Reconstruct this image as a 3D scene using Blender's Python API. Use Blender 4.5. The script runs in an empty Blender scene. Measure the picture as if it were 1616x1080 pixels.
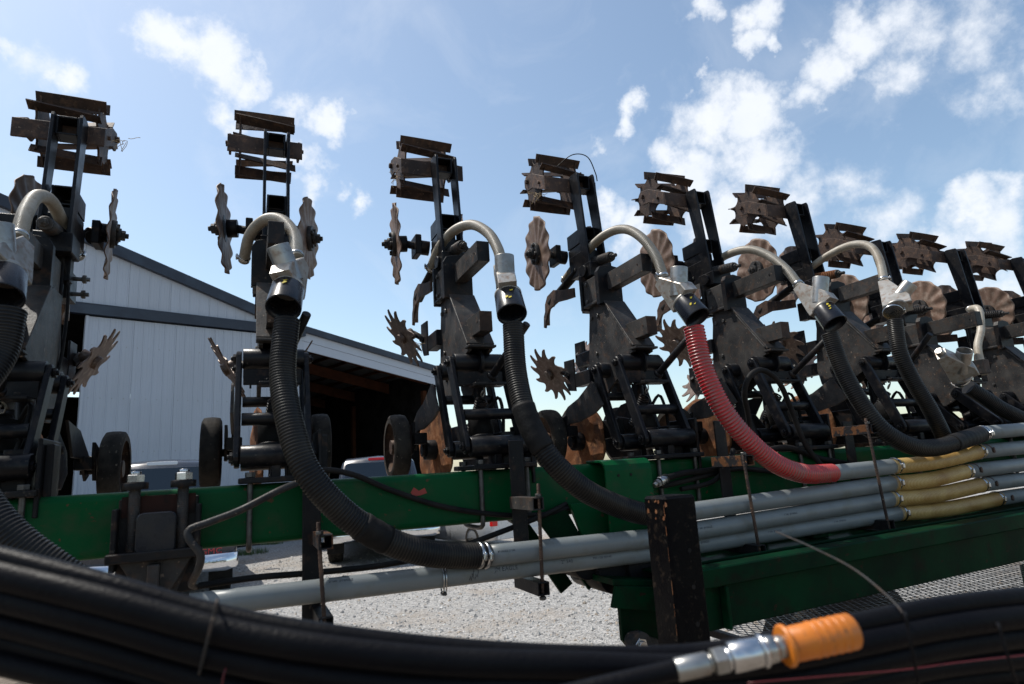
import bpy, math, random
from mathutils import Vector, Matrix
R = math.radians
random.seed(7)
sc = bpy.context.scene
COL = sc.collection

# ------------------------------------------------------------------ camera
cam_d = bpy.data.cameras.new("camera")
cam = bpy.data.objects.new("camera", cam_d); COL.objects.link(cam)
pitch, roll = R(11.3), R(3.5)
fw = Vector((0, math.cos(pitch), math.sin(pitch))); rt0 = Vector((1, 0, 0)); up0 = rt0.cross(fw)
rt = rt0*math.cos(roll) - up0*math.sin(roll); up = rt0*math.sin(roll) + up0*math.cos(roll)
m3 = Matrix((rt, up, -fw)).transposed()
cam.matrix_world = Matrix.Translation((0, 0, 1.5)) @ m3.to_4x4()
cam_d.sensor_width = 36.0; cam_d.lens = 36.0*1000/1616
cam_d.clip_start = 0.05; cam_d.clip_end = 2000
cam_d.dof.use_dof = True; cam_d.dof.focus_distance = 3.6; cam_d.dof.aperture_fstop = 5.0
sc.camera = cam

# ------------------------------------------------------------------ world
SUN_AZ, SUN_EL = R(-72), R(61)          # azimuth from +Y towards +X
w = bpy.data.worlds.new("World"); sc.world = w; w.use_nodes = True
nt = w.node_tree; N = nt.nodes; L = nt.links; N.clear()
out = N.new("ShaderNodeOutputWorld"); bg = N.new("ShaderNodeBackground")
sky = N.new("ShaderNodeTexSky"); sky.sky_type = 'NISHITA'; sky.sun_disc = False
sky.sun_elevation = SUN_EL; sky.sun_rotation = SUN_AZ
sky.air_density = 1.0; sky.dust_density = 1.5; sky.ozone_density = 1.6; sky.altitude = 200
tc = N.new("ShaderNodeTexCoord")
def cam_dir(px, py):
    d = fw + rt*((px-808)/1000) - up*((py-540)/1000)
    return d.normalized()
CLOUDS = [  # image-independent directions of the cumulus clouds: (dir seed x, y, radius, weight)
    (285,60,75,.95),(350,95,85,1.0),(395,130,60,.9),(360,175,60,.8),(465,160,50,.7),(518,188,58,1.0),(410,70,0,0),
    (470,255,55,.75),(485,300,40,.6),(575,322,36,.75),(535,310,26,.5),(45,85,60,.55),(95,100,45,.7),(5,70,40,.8),
    (1120,190,95,.95),(1185,180,85,.95),(1090,270,100,.95),(1200,250,98,.95),(1150,345,118,.95),(1000,360,95,.75),
    (1250,330,110,.62),(1340,290,90,.5),(960,340,70,.8),(1060,240,60,.9),(940,320,50,.8),
    (1310,105,72,.85),(1360,60,80,.88),(1410,110,70,.68),(1270,150,55,.8),(1440,40,100,.6),(1540,60,120,.50),(1590,130,90,.42),
    (995,165,44,.9),(985,192,38,.7),(935,225,36,.6),(1120,10,45,.85),(1195,25,62,.95),(1180,80,44,.9),(1215,78,32,.85),
    (1525,330,72,.75),(1590,350,95,.72),(1490,370,66,.6),(1600,300,55,.65),(1530,440,160,.55),(1400,360,90,.5),(1100,125,26,.7),(1410,475,60,.4)]
def math_node(op, a=None, b=None, clamp=False):
    n = N.new("ShaderNodeMath"); n.operation = op; n.use_clamp = clamp
    for i, v in enumerate((a, b)):
        if v is None: continue
        if isinstance(v, (int, float)): n.inputs[i].default_value = v
        else: L.new(v, n.inputs[i])
    return n.outputs[0]
def sky_noise(scale, detail, rough, lac=2.1, dist=0.0):
    n = N.new("ShaderNodeTexNoise"); n.inputs["Scale"].default_value = scale
    n.inputs["Detail"].default_value = detail; n.inputs["Roughness"].default_value = rough
    n.inputs["Lacunarity"].default_value = lac; n.inputs["Distortion"].default_value = dist
    L.new(tc.outputs["Generated"], n.inputs["Vector"]); return n.outputs["Fac"]
# domain-warp the direction so that the blobs get ragged outlines
wn = N.new("ShaderNodeTexNoise"); wn.inputs["Scale"].default_value = 11; wn.inputs["Detail"].default_value = 6
wn.inputs["Roughness"].default_value = .62
L.new(tc.outputs["Generated"], wn.inputs["Vector"])
sub = N.new("ShaderNodeVectorMath"); sub.operation = 'SUBTRACT'; L.new(wn.outputs["Color"], sub.inputs[0]); sub.inputs[1].default_value = (.5,.5,.5)
scl = N.new("ShaderNodeVectorMath"); scl.operation = 'SCALE'; L.new(sub.outputs[0], scl.inputs[0]); scl.inputs["Scale"].default_value = .12
wadd = N.new("ShaderNodeVectorMath"); wadd.operation = 'ADD'; L.new(tc.outputs["Generated"], wadd.inputs[0]); L.new(scl.outputs[0], wadd.inputs[1])
mask = None
for px, py, r, wt in CLOUDS:
    if not r: continue
    d = cam_dir(px, py); rr = r/1000*.76
    dn = N.new("ShaderNodeVectorMath"); dn.operation = 'DISTANCE'; L.new(wadd.outputs[0], dn.inputs[0]); dn.inputs[1].default_value = d
    v = math_node('MULTIPLY', math_node('SUBTRACT', 1.0, math_node('DIVIDE', dn.outputs["Value"], rr), True), wt*1.5)
    mask = v if mask is None else math_node('MAXIMUM', mask, v)
fine = sky_noise(26, 9, .62)
big = sky_noise(2.6, 5, .5)
behind = math_node('MULTIPLY', math_node('SUBTRACT', big, .53, True), 5.0)      # the same cumulus sky goes on all round
sepd = N.new("ShaderNodeSeparateXYZ"); L.new(tc.outputs["Generated"], sepd.inputs[0])
away = math_node('MULTIPLY', math_node('SUBTRACT', .35, sepd.outputs["Y"], True), 2.0, True)
mask = math_node('MAXIMUM', mask, math_node('MULTIPLY', behind, away))
dens = math_node('ADD', mask, math_node('MULTIPLY', math_node('SUBTRACT', fine, .5), 1.55))
mr = N.new("ShaderNodeMapRange"); mr.interpolation_type = 'SMOOTHSTEP'
mr.inputs["From Min"].default_value = .10; mr.inputs["From Max"].default_value = 1.12
L.new(dens, mr.inputs["Value"])
alpha = math_node('MULTIPLY', mr.outputs["Result"], math_node('MULTIPLY', mask, 2.2, True), True)
alpha = math_node('MULTIPLY', alpha, .90)
wisp = math_node('MULTIPLY', math_node('SUBTRACT', sky_noise(4.2, 7, .6, dist=.8), .5, True), .9)
alpha = math_node('MAXIMUM', alpha, wisp)
cshade = N.new("ShaderNodeMix"); cshade.data_type = 'RGBA'
L.new(sky_noise(14, 6, .6), cshade.inputs["Factor"])
cshade.inputs["A"].default_value = (4.9, 5.3, 5.9, 1); cshade.inputs["B"].default_value = (6.3, 6.35, 6.45, 1)
mx = N.new("ShaderNodeMix"); mx.data_type = 'RGBA'
tint = N.new("ShaderNodeVectorMath"); tint.operation = 'MULTIPLY'; tint.inputs[1].default_value = (1.19, 1.17, 1.05)   # camera white balance of the daylight sky
L.new(sky.outputs[0], tint.inputs[0])
L.new(alpha, mx.inputs["Factor"]); L.new(tint.outputs[0], mx.inputs["A"]); L.new(cshade.outputs["Result"], mx.inputs["B"])
L.new(mx.outputs["Result"], bg.inputs["Color"]); bg.inputs["Strength"].default_value = 0.143
L.new(bg.outputs[0], out.inputs["Surface"])

# ------------------------------------------------------------------ sun
sd = bpy.data.lights.new("sun", 'SUN'); sun = bpy.data.objects.new("sun", sd); COL.objects.link(sun)
sd.energy = 4.0; sd.angle = R(.53); sd.color = (1, .955, .88)
sdir = Vector((math.sin(SUN_AZ)*math.cos(SUN_EL), math.cos(SUN_AZ)*math.cos(SUN_EL), math.sin(SUN_EL)))
sun.rotation_euler = sdir.to_track_quat('Z', 'Y').to_euler()
sc.view_settings.view_transform = 'Standard'; sc.view_settings.look = 'None'
sc.view_settings.exposure = 0.3; sc.view_settings.gamma = 1; sc.view_settings.use_curve_mapping = False
sc.render.resolution_x = 1024; sc.render.resolution_y = 684

# ------------------------------------------------------------------ materials
def mat(name, base, rough=.6, metal=0., second=None, amount=.5, scale=6., bump=.15, bscale=60., detail=6, edge=.12, spec=.5, coat=0., rvar=.15, third=None, third_amt=.35, vary=False, fleck=None, fleck_amt=.05, fleck_scale=48.):
    m = bpy.data.materials.new(name); m.use_nodes = True
    n = m.node_tree.nodes; l = m.node_tree.links
    b = n["Principled BSDF"]; b.inputs["Base Color"].default_value = (*base, 1)
    b.inputs["Roughness"].default_value = rough; b.inputs["Metallic"].default_value = metal
    b.inputs["Specular IOR Level"].default_value = spec; b.inputs["Coat Weight"].default_value = coat
    t = n.new("ShaderNodeTexCoord"); oi = n.new("ShaderNodeObjectInfo")
    va = n.new("ShaderNodeVectorMath"); va.operation = 'ADD'
    vm = n.new("ShaderNodeMath"); vm.operation = 'MULTIPLY'; vm.inputs[1].default_value = 37.
    l.new(oi.outputs["Random"], vm.inputs[0]); l.new(t.outputs["Object"], va.inputs[0]); l.new(vm.outputs[0], va.inputs[1])
    def noise(s, d=detail, r=.6):
        q = n.new("ShaderNodeTexNoise"); q.inputs["Scale"].default_value = s; q.inputs["Detail"].default_value = d
        q.inputs["Roughness"].default_value = r; l.new(va.outputs[0], q.inputs["Vector"]); return q.outputs["Fac"]
    col = None
    def layer(prev, c, amt, s, e):
        mrn = n.new("ShaderNodeMapRange"); mrn.inputs["From Min"].default_value = 1-amt-e; mrn.inputs["From Max"].default_value = 1-amt+e
        # noise is centred on .5 with little spread
        sp = n.new("ShaderNodeMath"); sp.operation = 'MULTIPLY_ADD'; sp.inputs[1].default_value = 2.4; sp.inputs[2].default_value = -.7
        l.new(noise(s), sp.inputs[0]); l.new(sp.outputs[0], mrn.inputs["Value"])
        mixn = n.new("ShaderNodeMix"); mixn.data_type = 'RGBA'
        l.new(mrn.outputs[0], mixn.inputs["Factor"])
        if prev is None: mixn.inputs["A"].default_value = (*base, 1)
        else: l.new(prev, mixn.inputs["A"])
        mixn.inputs["B"].default_value = (*c, 1); return mixn.outputs["Result"], mrn.outputs[0]
    if second:
        col, f = layer(None, second, amount, scale, edge)
        if third: col, f2 = layer(col, third, third_amt, scale*3.1, edge)
        if fleck: col, f3 = layer(col, fleck, fleck_amt, fleck_scale, .03)
        vr = n.new("ShaderNodeMapRange"); vr.inputs["To Min"].default_value = .74; vr.inputs["To Max"].default_value = 1.26
        l.new(oi.outputs["Random"], vr.inputs["Value"])
        vs_ = n.new("ShaderNodeVectorMath"); vs_.operation = 'SCALE'; l.new(col, vs_.inputs[0]); l.new(vr.outputs[0], vs_.inputs["Scale"])
        l.new(vs_.outputs[0] if vary else col, b.inputs["Base Color"])
    rr = n.new("ShaderNodeMapRange"); rr.inputs["To Min"].default_value = rough-rvar; rr.inputs["To Max"].default_value = min(1, rough+rvar)
    l.new(noise(scale*2.3), rr.inputs["Value"]); l.new(rr.outputs[0], b.inputs["Roughness"])
    if bump:
        bn = n.new("ShaderNodeBump"); bn.inputs["Strength"].default_value = bump; bn.inputs["Distance"].default_value = .004
        l.new(noise(bscale, 5), bn.inputs["Height"]); l.new(bn.outputs[0], b.inputs["Normal"])
    return m
M = {}
M['black']  = mat('black_paint', (.006,.0065,.0085), .42, second=(.016,.015,.015), amount=.42, scale=7, edge=.3, bump=.25, third=(.06,.034,.022), third_amt=.10, bscale=110, spec=0.14, fleck=(.06,.05,.04), fleck_amt=.10, fleck_scale=60.)
M['black_dusty'] = mat('dusty_black_paint', (.019,.019,.020), .5, second=(.050,.047,.045), amount=.45, scale=9, edge=.3, bump=.3, third=(.075,.045,.03), third_amt=.14, bscale=120, spec=0.16, vary=True, fleck=(.15,.115,.09), fleck_amt=.12, fleck_scale=60.)
M['link']   = mat('black_enamel', (.004,.0045,.0065), .36, second=(.010,.010,.011), amount=.35, scale=8, edge=.3, bump=.2, third=(.035,.028,.024), third_amt=.12, spec=0.2, fleck=(.05,.045,.04), fleck_amt=.10, fleck_scale=70.)
M['rust']   = mat('brown_weathered_steel', (.062,.040,.031), .6, second=(.032,.023,.020), amount=.5, scale=9, edge=.25, bump=.35, third=(.12,.07,.045), third_amt=.22, bscale=90, metal=.2, spec=0.2, vary=True, fleck=(.16,.12,.09), fleck_amt=.12, fleck_scale=70.)
M['orange_rust'] = mat('orange_rust', (.15,.062,.028), .75, second=(.065,.034,.022), amount=.45, scale=9, edge=.2, bump=.5, third=(.22,.11,.055), third_amt=.3, bscale=80, spec=0.12, vary=True)
M['coulter'] = mat('worn_coulter_steel', (.17,.11,.08), .55, metal=.1, second=(.115,.068,.048), amount=.5, scale=8, edge=.3, bump=.3, third=(.26,.205,.165), third_amt=.22, spec=.3, vary=True)
M['finger'] = mat('worn_finger_steel', (.105,.064,.046), .5, metal=.3, second=(.07,.045,.033), amount=.5, scale=12, edge=.3, bump=.25, third=(.24,.19,.155), third_amt=.22, vary=True)
M['steel']  = mat('bare_steel', (.34,.34,.33), .36, metal=.85, second=(.22,.21,.19), amount=.45, scale=10, edge=.3, bump=.1, rvar=.1, third=(.16,.11,.08), third_amt=.15)
M['galv']   = mat('galvanised_sheet', (.36,.35,.33), .45, metal=.5, second=(.24,.22,.19), amount=.45, scale=16, edge=.3, bump=.1, rvar=.1, third=(.19,.10,.055), third_amt=.2, vary=True)
M['zinc']   = mat('zinc_plated', (.55,.56,.58), .25, metal=1., second=(.33,.33,.32), amount=.45, scale=20, edge=.3, bump=.08, rvar=.1)
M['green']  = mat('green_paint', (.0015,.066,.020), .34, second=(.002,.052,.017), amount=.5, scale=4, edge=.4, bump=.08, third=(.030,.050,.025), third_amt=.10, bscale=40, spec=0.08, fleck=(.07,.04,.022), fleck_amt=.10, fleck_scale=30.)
M['green_dark'] = mat('darker_green', (.0015,.026,.010), .45, second=(.002,.011,.006), amount=.45, scale=5, edge=.35, bump=.1, third=(.010,.008,.006), third_amt=.12, spec=.04, fleck=(.02,.014,.009), fleck_amt=.10, fleck_scale=34.)  # darker green on the frame rail, hinge gussets and clevis plates
M['primer'] = mat('red_brown_primer', (.030,.012,.009), .6, second=(.012,.009,.008), amount=.5, scale=12, spec=0.1)
M['rubber'] = mat('black_rubber', (.006,.006,.0065), .6, second=(.018,.016,.015), amount=.42, scale=9, edge=.35, bump=.3, bscale=120, spec=0.12)
M['tyre']   = mat('dusty_tyre_rubber', (.016,.0155,.015), .75, second=(.042,.037,.032), amount=.5, scale=14, edge=.3, bump=.5, bscale=90, spec=0.08, vary=True, fleck=(.14,.12,.10), fleck_amt=.12, fleck_scale=70.)
M['hose']   = mat('corrugated_black_hose', (.005,.0055,.007), .38, second=(.017,.015,.013), amount=.36, scale=7, edge=.35, bump=.1, spec=0.16)
M['hose_rib'] = mat('corrugated_hose_rib', (.013,.013,.014), .42, second=(.040,.035,.027), amount=.45, scale=7, edge=.35, bump=.1, spec=0.16)
M['sleeve'] = mat('glossy_black_plastic', (.008,.010,.016), .28, second=(.020,.019,.019), amount=.35, scale=12, edge=.3, bump=.06, spec=0.3)
M['hyd']    = mat('hydraulic_hose_rubber', (.0035,.0035,.005), .42, second=(.006,.006,.007), amount=.45, scale=9, edge=.35, bump=.25, bscale=160, spec=0.07)
M['white']  = mat('ivory_ribbed_plastic', (.27,.245,.20), .45, second=(.19,.16,.12), amount=.45, scale=9, edge=.35, bump=.08, third=(.15,.10,.06), third_amt=.16, vary=True)
M['white_rib'] = mat('ivory_rib', (.40,.37,.32), .42, second=(.29,.25,.19), amount=.45, scale=9, edge=.35, bump=.05, vary=True)
M['red']    = mat('red_hose_rib', (.42,.006,.016), .25, second=(.28,.008,.016), amount=.4, scale=10, bump=.03, coat=.4)
M['pink']   = mat('translucent_pink_hose', (.27,.055,.045), .35, second=(.25,.09,.075), amount=.4, scale=10, bump=.03)
M['yellow'] = mat('yellowed_hose', (.36,.225,.06), .45, second=(.23,.12,.03), amount=.4, scale=8, edge=.35, bump=.05)
M['yellow_rib'] = mat('yellowed_hose_rib', (.55,.44,.22), .40, second=(.38,.24,.08), amount=.4, scale=8, edge=.35, bump=.05)
M['pvc']    = mat('grey_pvc', (.165,.184,.19), .38, second=(.14,.156,.161), amount=.5, scale=5, edge=.4, bump=.04, third=(.12,.12,.10), third_amt=.05, spec=0.28)
M['bolt']   = mat('dull_bolt_steel', (.10,.10,.10), .45, metal=.6, second=(.05,.045,.04), amount=.5, scale=30, edge=.3, bump=.1)
M['post'] = mat('chipped_black_paint', (.0018,.0018,.0026), .45, second=(.004,.0038,.004), amount=.4, scale=14, edge=.3, bump=.3, third=(.035,.025,.018), third_amt=.05, bscale=120, spec=.05, fleck=(.02,.017,.014), fleck_amt=.08, fleck_scale=70.)
M['dull_red'] = mat('dull_red_wire', (.10,.006,.010), .5, bump=0)
M['rusty_black'] = mat('rust_edged_black_paint', (.018,.018,.020), .55, second=(.10,.045,.022), amount=.40, scale=26, edge=.08, bump=.4, third=(.17,.08,.04), third_amt=.2, bscale=90, spec=.12)
M['ink']    = mat('black_ink', (.03,.03,.04), .6, bump=0, spec=0.05)
M['yink']   = mat('yellow_paint_marker', (.62,.48,.03), .6, bump=0)
M['rink']   = mat('red_paint_marker', (.28,.03,.02), .6, bump=0)
M['orange'] = mat('orange_plastic', (.52,.15,.010), .42, second=(.50,.14,.012), amount=.45, scale=40, bump=.15, third=(.20,.08,.02), third_amt=.14)
M['tan']    = mat('dry_straw', (.38,.28,.16), .8, bump=0)
M['wall']   = mat('white_painted_sheet', (.41,.44,.50), .45, second=(.385,.41,.46), amount=.4, scale=.8, edge=.4, bump=0)
M['navy']   = mat('navy_trim_sheet', (.010,.015,.030), .4, second=(.02,.03,.05), amount=.4, scale=1, bump=0)
M['wood']   = mat('pine_lumber', (.075,.028,.014), .7, second=(.045,.018,.010), amount=.5, scale=3, edge=.3, bump=.2, bscale=20, spec=0.08)
M['dark_int'] = mat('interior_shade', (.02,.018,.017), .8, second=(.012,.011,.010), amount=.5, scale=2, bump=0, spec=0.05)  # near-black walls and ceiling: the shed's inner shade is put into this colour
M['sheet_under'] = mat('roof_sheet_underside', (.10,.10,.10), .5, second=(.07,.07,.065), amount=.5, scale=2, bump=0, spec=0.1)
M['truck_dark'] = mat('dark_blue_car_paint', (.02,.026,.04), .25, second=(.022,.028,.042), amount=.5, scale=3, bump=0, coat=.8)
M['truck_white'] = mat('silver_car_paint', (.50,.51,.53), .3, second=(.48,.49,.5), amount=.5, scale=3, bump=0, coat=.8, metal=.3)
M['glass']  = mat('tinted_car_glass', (.012,.018,.026), .08, bump=0, rvar=.03, coat=.5)
M['chrome'] = mat('chrome', (.75,.75,.76), .12, metal=1., bump=0, rvar=.05)
M['lamp_w'] = mat('clear_lamp_plastic', (.6,.6,.6), .2, bump=0, rvar=.05)
M['lamp_r'] = mat('red_lamp_plastic', (.5,.01,.01), .2, bump=0, rvar=.05)
M['badge']  = mat('red_badge', (.55,.03,.04), .35, bump=0)
M['plate']  = mat('licence_plate_white', (.6,.62,.66), .4, bump=0)
M['grass']  = mat('grass_blades', (.05,.10,.025), .6, second=(.10,.13,.04), amount=.4, scale=5, bump=0)

# ------------------------------------------------------------------ mesh builder
class MB:
    def __init__(s): s.v = []; s.f = []; s.mi = []; s.sm = []
    def add(s, verts, faces, mi=0, smooth=False):
        k = len(s.v); s.v += [tuple(p) for p in verts]
        for f in faces: s.f.append(tuple(i+k for i in f)); s.mi.append(mi); s.sm.append(smooth)
        return s
    def box(s, c, size, rot=None, ch=None, mi=0):
        c = Vector(c); h = Vector(size)/2; rot = rot or Matrix.Identity(3)
        if ch is None: ch = min(.003, min(size)*.2)
        vs = []; idx = {}
        for sx in (-1,1):
            for sy in (-1,1):
                for sz in (-1,1):
                    for a in range(3):
                        p = Vector((sx*h.x, sy*h.y, sz*h.z))
                        for b in range(3):
                            if b != a: p[b] -= (sx,sy,sz)[b]*ch
                        idx[(sx,sy,sz,a)] = len(vs); vs.append(c + rot @ p)
        fs = []
        for a in range(3):
            b, d = [(1,2),(2,0),(0,1)][a]
            for sg in (-1,1):
                q = []
                for sb, sd_ in ((-1,-1),(1,-1),(1,1),(-1,1)):
                    k = [0,0,0]; k[a] = sg; k[b] = sb; k[d] = sd_; q.append(idx[(*k, a)])
                fs.append(q if sg > 0 else q[::-1])
        for a in range(3):      # edges parallel to axis a
            b, d = [(1,2),(2,0),(0,1)][a]
            for sb in (-1,1):
                for sd_ in (-1,1):
                    k1 = [0,0,0]; k1[a] = -1; k1[b] = sb; k1[d] = sd_
                    k2 = list(k1); k2[a] = 1
                    q = [idx[(*k1,b)], idx[(*k2,b)], idx[(*k2,d)], idx[(*k1,d)]]
                    fs.append(q if sb*sd_ < 0 else q[::-1])
        for sx in (-1,1):
            for sy in (-1,1):
                for sz in (-1,1):
                    q = [idx[(sx,sy,sz,0)], idx[(sx,sy,sz,1)], idx[(sx,sy,sz,2)]]
                    fs.append(q if sx*sy*sz > 0 else q[::-1])
        return s.add(vs, fs, mi)
    def prism(s, pts, o, e1, e2, th, ch=.0015, mi=0):
        """outline pts in the plane (e1,e2) at o, extruded th along e1 x e2, with chamfered rims"""
        o = Vector(o); e1 = Vector(e1).normalized(); e2 = Vector(e2).normalized(); e3 = e1.cross(e2)
        ar = sum(pts[i][0]*pts[(i+1)%len(pts)][1]-pts[(i+1)%len(pts)][0]*pts[i][1] for i in range(len(pts)))
        if ar < 0: pts = pts[::-1]
        n = len(pts); ins = []
        for i in range(n):
            a = Vector(pts[i-1]); b = Vector(pts[i]); d = Vector(pts[(i+1)%n])
            t1 = (b-a).normalized() if (b-a).length > 1e-9 else Vector((1,0)); t2 = (d-b).normalized() if (d-b).length > 1e-9 else t1
            n1 = Vector((-t1.y, t1.x)); n2 = Vector((-t2.y, t2.x)); m = n1+n2
            if m.length < 1e-3: m = n1
            m = m.normalized(); k = min(2., 1/max(.3, m.dot(n1)))
            ins.append(b + m*ch*k)
        P = lambda q, z: o + e1*q[0] + e2*q[1] + e3*z
        vs = [P(q,0) for q in ins] + [P(q,ch) for q in pts] + [P(q,th-ch) for q in pts] + [P(q,th) for q in ins]
        fs = [tuple(range(n-1,-1,-1)), tuple(range(3*n, 4*n))]
        for r_ in range(3):
            for i in range(n):
                j = (i+1) % n
                fs.append((r_*n+i, r_*n+j, (r_+1)*n+j, (r_+1)*n+i))
        return s.add(vs, fs, mi)
    def cyl(s, a, b, r, seg=16, r2=None, mi=0, ch=.0015, smooth=True):
        a = Vector(a); b = Vector(b); r2 = r if r2 is None else r2
        d = (b-a); ln = d.length; d.normalize()
        x = d.orthogonal().normalized(); y = d.cross(x)
        ch = min(ch, ln*.3)
        prof = [(0, max(r-ch, r*.5)), (ch, r), (ln-ch, r2), (ln, max(r2-ch, r2*.5))]
        vs = []
        for t, rr in prof:
            for k in range(seg):
                an = 2*math.pi*k/seg; vs.append(a + d*t + x*math.cos(an)*rr + y*math.sin(an)*rr)
        fs = []
        for q in range(3):
            for k in range(seg):
                j = (k+1) % seg; fs.append((q*seg+k, q*seg+j, (q+1)*seg+j, (q+1)*seg+k))
        s.add(vs, fs, mi, smooth)
        s.add([vs[k] for k in range(seg)], [tuple(range(seg-1,-1,-1))], mi)
        s.add([vs[3*seg+k] for k in range(seg)], [tuple(range(seg))], mi)
        return s
    def hexnut(s, a, d, r, h, mi=0):
        a = Vector(a); d = Vector(d).normalized(); return s.cyl(a, a+d*h, r, seg=6, mi=mi, smooth=False)
    def tube(s, path, rf, seg=20, mi=None, cap=True, smooth=True):
        """path: list of points; rf(i)-> radius; mi(i)->material"""
        P = [Vector(p) for p in path]; n = len(P)
        T = [(P[min(i+1,n-1)]-P[max(i-1,0)]).normalized() for i in range(n)]
        x = T[0].orthogonal().normalized(); vs = []
        for i in range(n):
            x = (x - T[i]*x.dot(T[i])).normalized(); y = T[i].cross(x); r = rf(i) if callable(rf) else rf
            for k in range(seg):
                a = 2*math.pi*k/seg; vs.append(P[i] + x*math.cos(a)*r + y*math.sin(a)*r)
        k0 = len(s.v); s.v += [tuple(v) for v in vs]
        for i in range(n-1):
            m_ = mi(i) if callable(mi) else (mi or 0)
            for k in range(seg):
                j = (k+1) % seg
                s.f.append((k0+i*seg+k, k0+i*seg+j, k0+(i+1)*seg+j, k0+(i+1)*seg+k)); s.mi.append(m_); s.sm.append(smooth)
        if cap:
            s.f.append(tuple(k0+k for k in range(seg-1,-1,-1))); s.mi.append(0); s.sm.append(False)
            s.f.append(tuple(k0+(n-1)*seg+k for k in range(seg))); s.mi.append(0); s.sm.append(False)
        return s
    def sqtube(s, a, b, w_, h_, t, upv=(0,0,1), mi=0):
        a = Vector(a); b = Vector(b); d = (b-a).normalized(); u_ = Vector(upv); x = d.cross(u_).normalized(); z = x.cross(d).normalized()
        rot = Matrix((x, d, z)).transposed(); c = (a+b)/2; ln = (b-a).length
        for sx in (-1,1): s.box(c + x*sx*(w_/2-t/2), (t, ln, h_), rot, mi=mi)
        for sz in (-1,1): s.box(c + z*sz*(h_/2-t/2), (w_-2*t-.0006, ln-.001, t), rot, mi=mi)
        return s
    def build(s, name, mats, parent=None, off=(0,0,0), kind=None):
        me = bpy.data.meshes.new(name); o_ = Vector(off)
        me.from_pydata([tuple(Vector(v)-o_) for v in s.v], [], s.f)
        for m_ in (mats if isinstance(mats, (list, tuple)) else [mats]): me.materials.append(m_)
        me.polygons.foreach_set("material_index", s.mi); me.polygons.foreach_set("use_smooth", s.sm)
        me.update()
        ob = bpy.data.objects.new(name, me); COL.objects.link(ob)
        if parent: ob.parent = parent
        if kind: ob["kind"] = kind
        return ob
def catmull(P, step):
    P = [Vector(p) for p in P]; P = [P[0]*2-P[1]] + P + [P[-1]*2-P[-2]]
    dense = []
    for i in range(1, len(P)-2):
        p0, p1, p2, p3 = P[i-1:i+3]
        for k in range(24):
            t = k/24
            dense.append(.5*((2*p1)+(p2-p0)*t+(2*p0-5*p1+4*p2-p3)*t*t+(3*p1-p0-3*p2+p3)*t**3))
    dense.append(P[-2])
    out_ = [dense[0]]; acc = 0; prev = dense[0]
    for q in dense[1:]:
        seg = (q-prev).length
        while acc + seg >= step and seg > 0:
            t = (step-acc)/seg; prev = prev.lerp(q, t); out_.append(prev.copy()); seg = (q-prev).length; acc = 0
        acc += seg; prev = q
    return out_
def tag(o, label=None, cat=None, group=None, kind=None):
    for k, v in (('label', label), ('category', cat), ('group', group), ('kind', kind)):
        if v: o[k] = v
    return o
def empty(name, loc, rz=0.):
    o = bpy.data.objects.new(name, None); COL.objects.link(o); o.location = loc; o.rotation_euler = (0,0,rz)
    o.empty_display_size = .1; return o
# toolbar frame: u along the bar (right and away), n away from the camera, z up
P0 = Vector((-1.71, 2.25, 0)); AZ = R(23)
def F(u, n, z): return P0 + Vector((math.cos(AZ)*u - math.sin(AZ)*n, math.sin(AZ)*u + math.cos(AZ)*n, z))
def thing(name, label, cat, o, group=None):
    e = empty(name, F(*o), AZ); tag(e, label, cat, group); return e
def solo(mb, name, mats, label, cat, o, group=None):
    ob = mb.build(name, mats, None, o); ob.location = F(*o); ob.rotation_euler = (0,0,AZ); return tag(ob, label, cat, group)
X, Y, Zv = Vector((1,0,0)), Vector((0,1,0)), Vector((0,0,1))
def rotx(a): return Matrix.Rotation(a, 3, 'X')
def stadium(a, b, r, seg=7):
    a = Vector(a); b = Vector(b); an = math.atan2(b.y-a.y, b.x-a.x); out_ = []
    for c_, s0 in ((b, an-math.pi/2), (a, an+math.pi/2)):
        for k in range(seg+1):
            t = s0 + math.pi*k/seg; out_.append((c_.x+r*math.cos(t), c_.y+r*math.sin(t)))
    return out_
def circ(c_, r, seg=24): return [(c_[0]+r*math.cos(2*math.pi*k/seg), c_[1]+r*math.sin(2*math.pi*k/seg)) for k in range(seg)]

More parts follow.
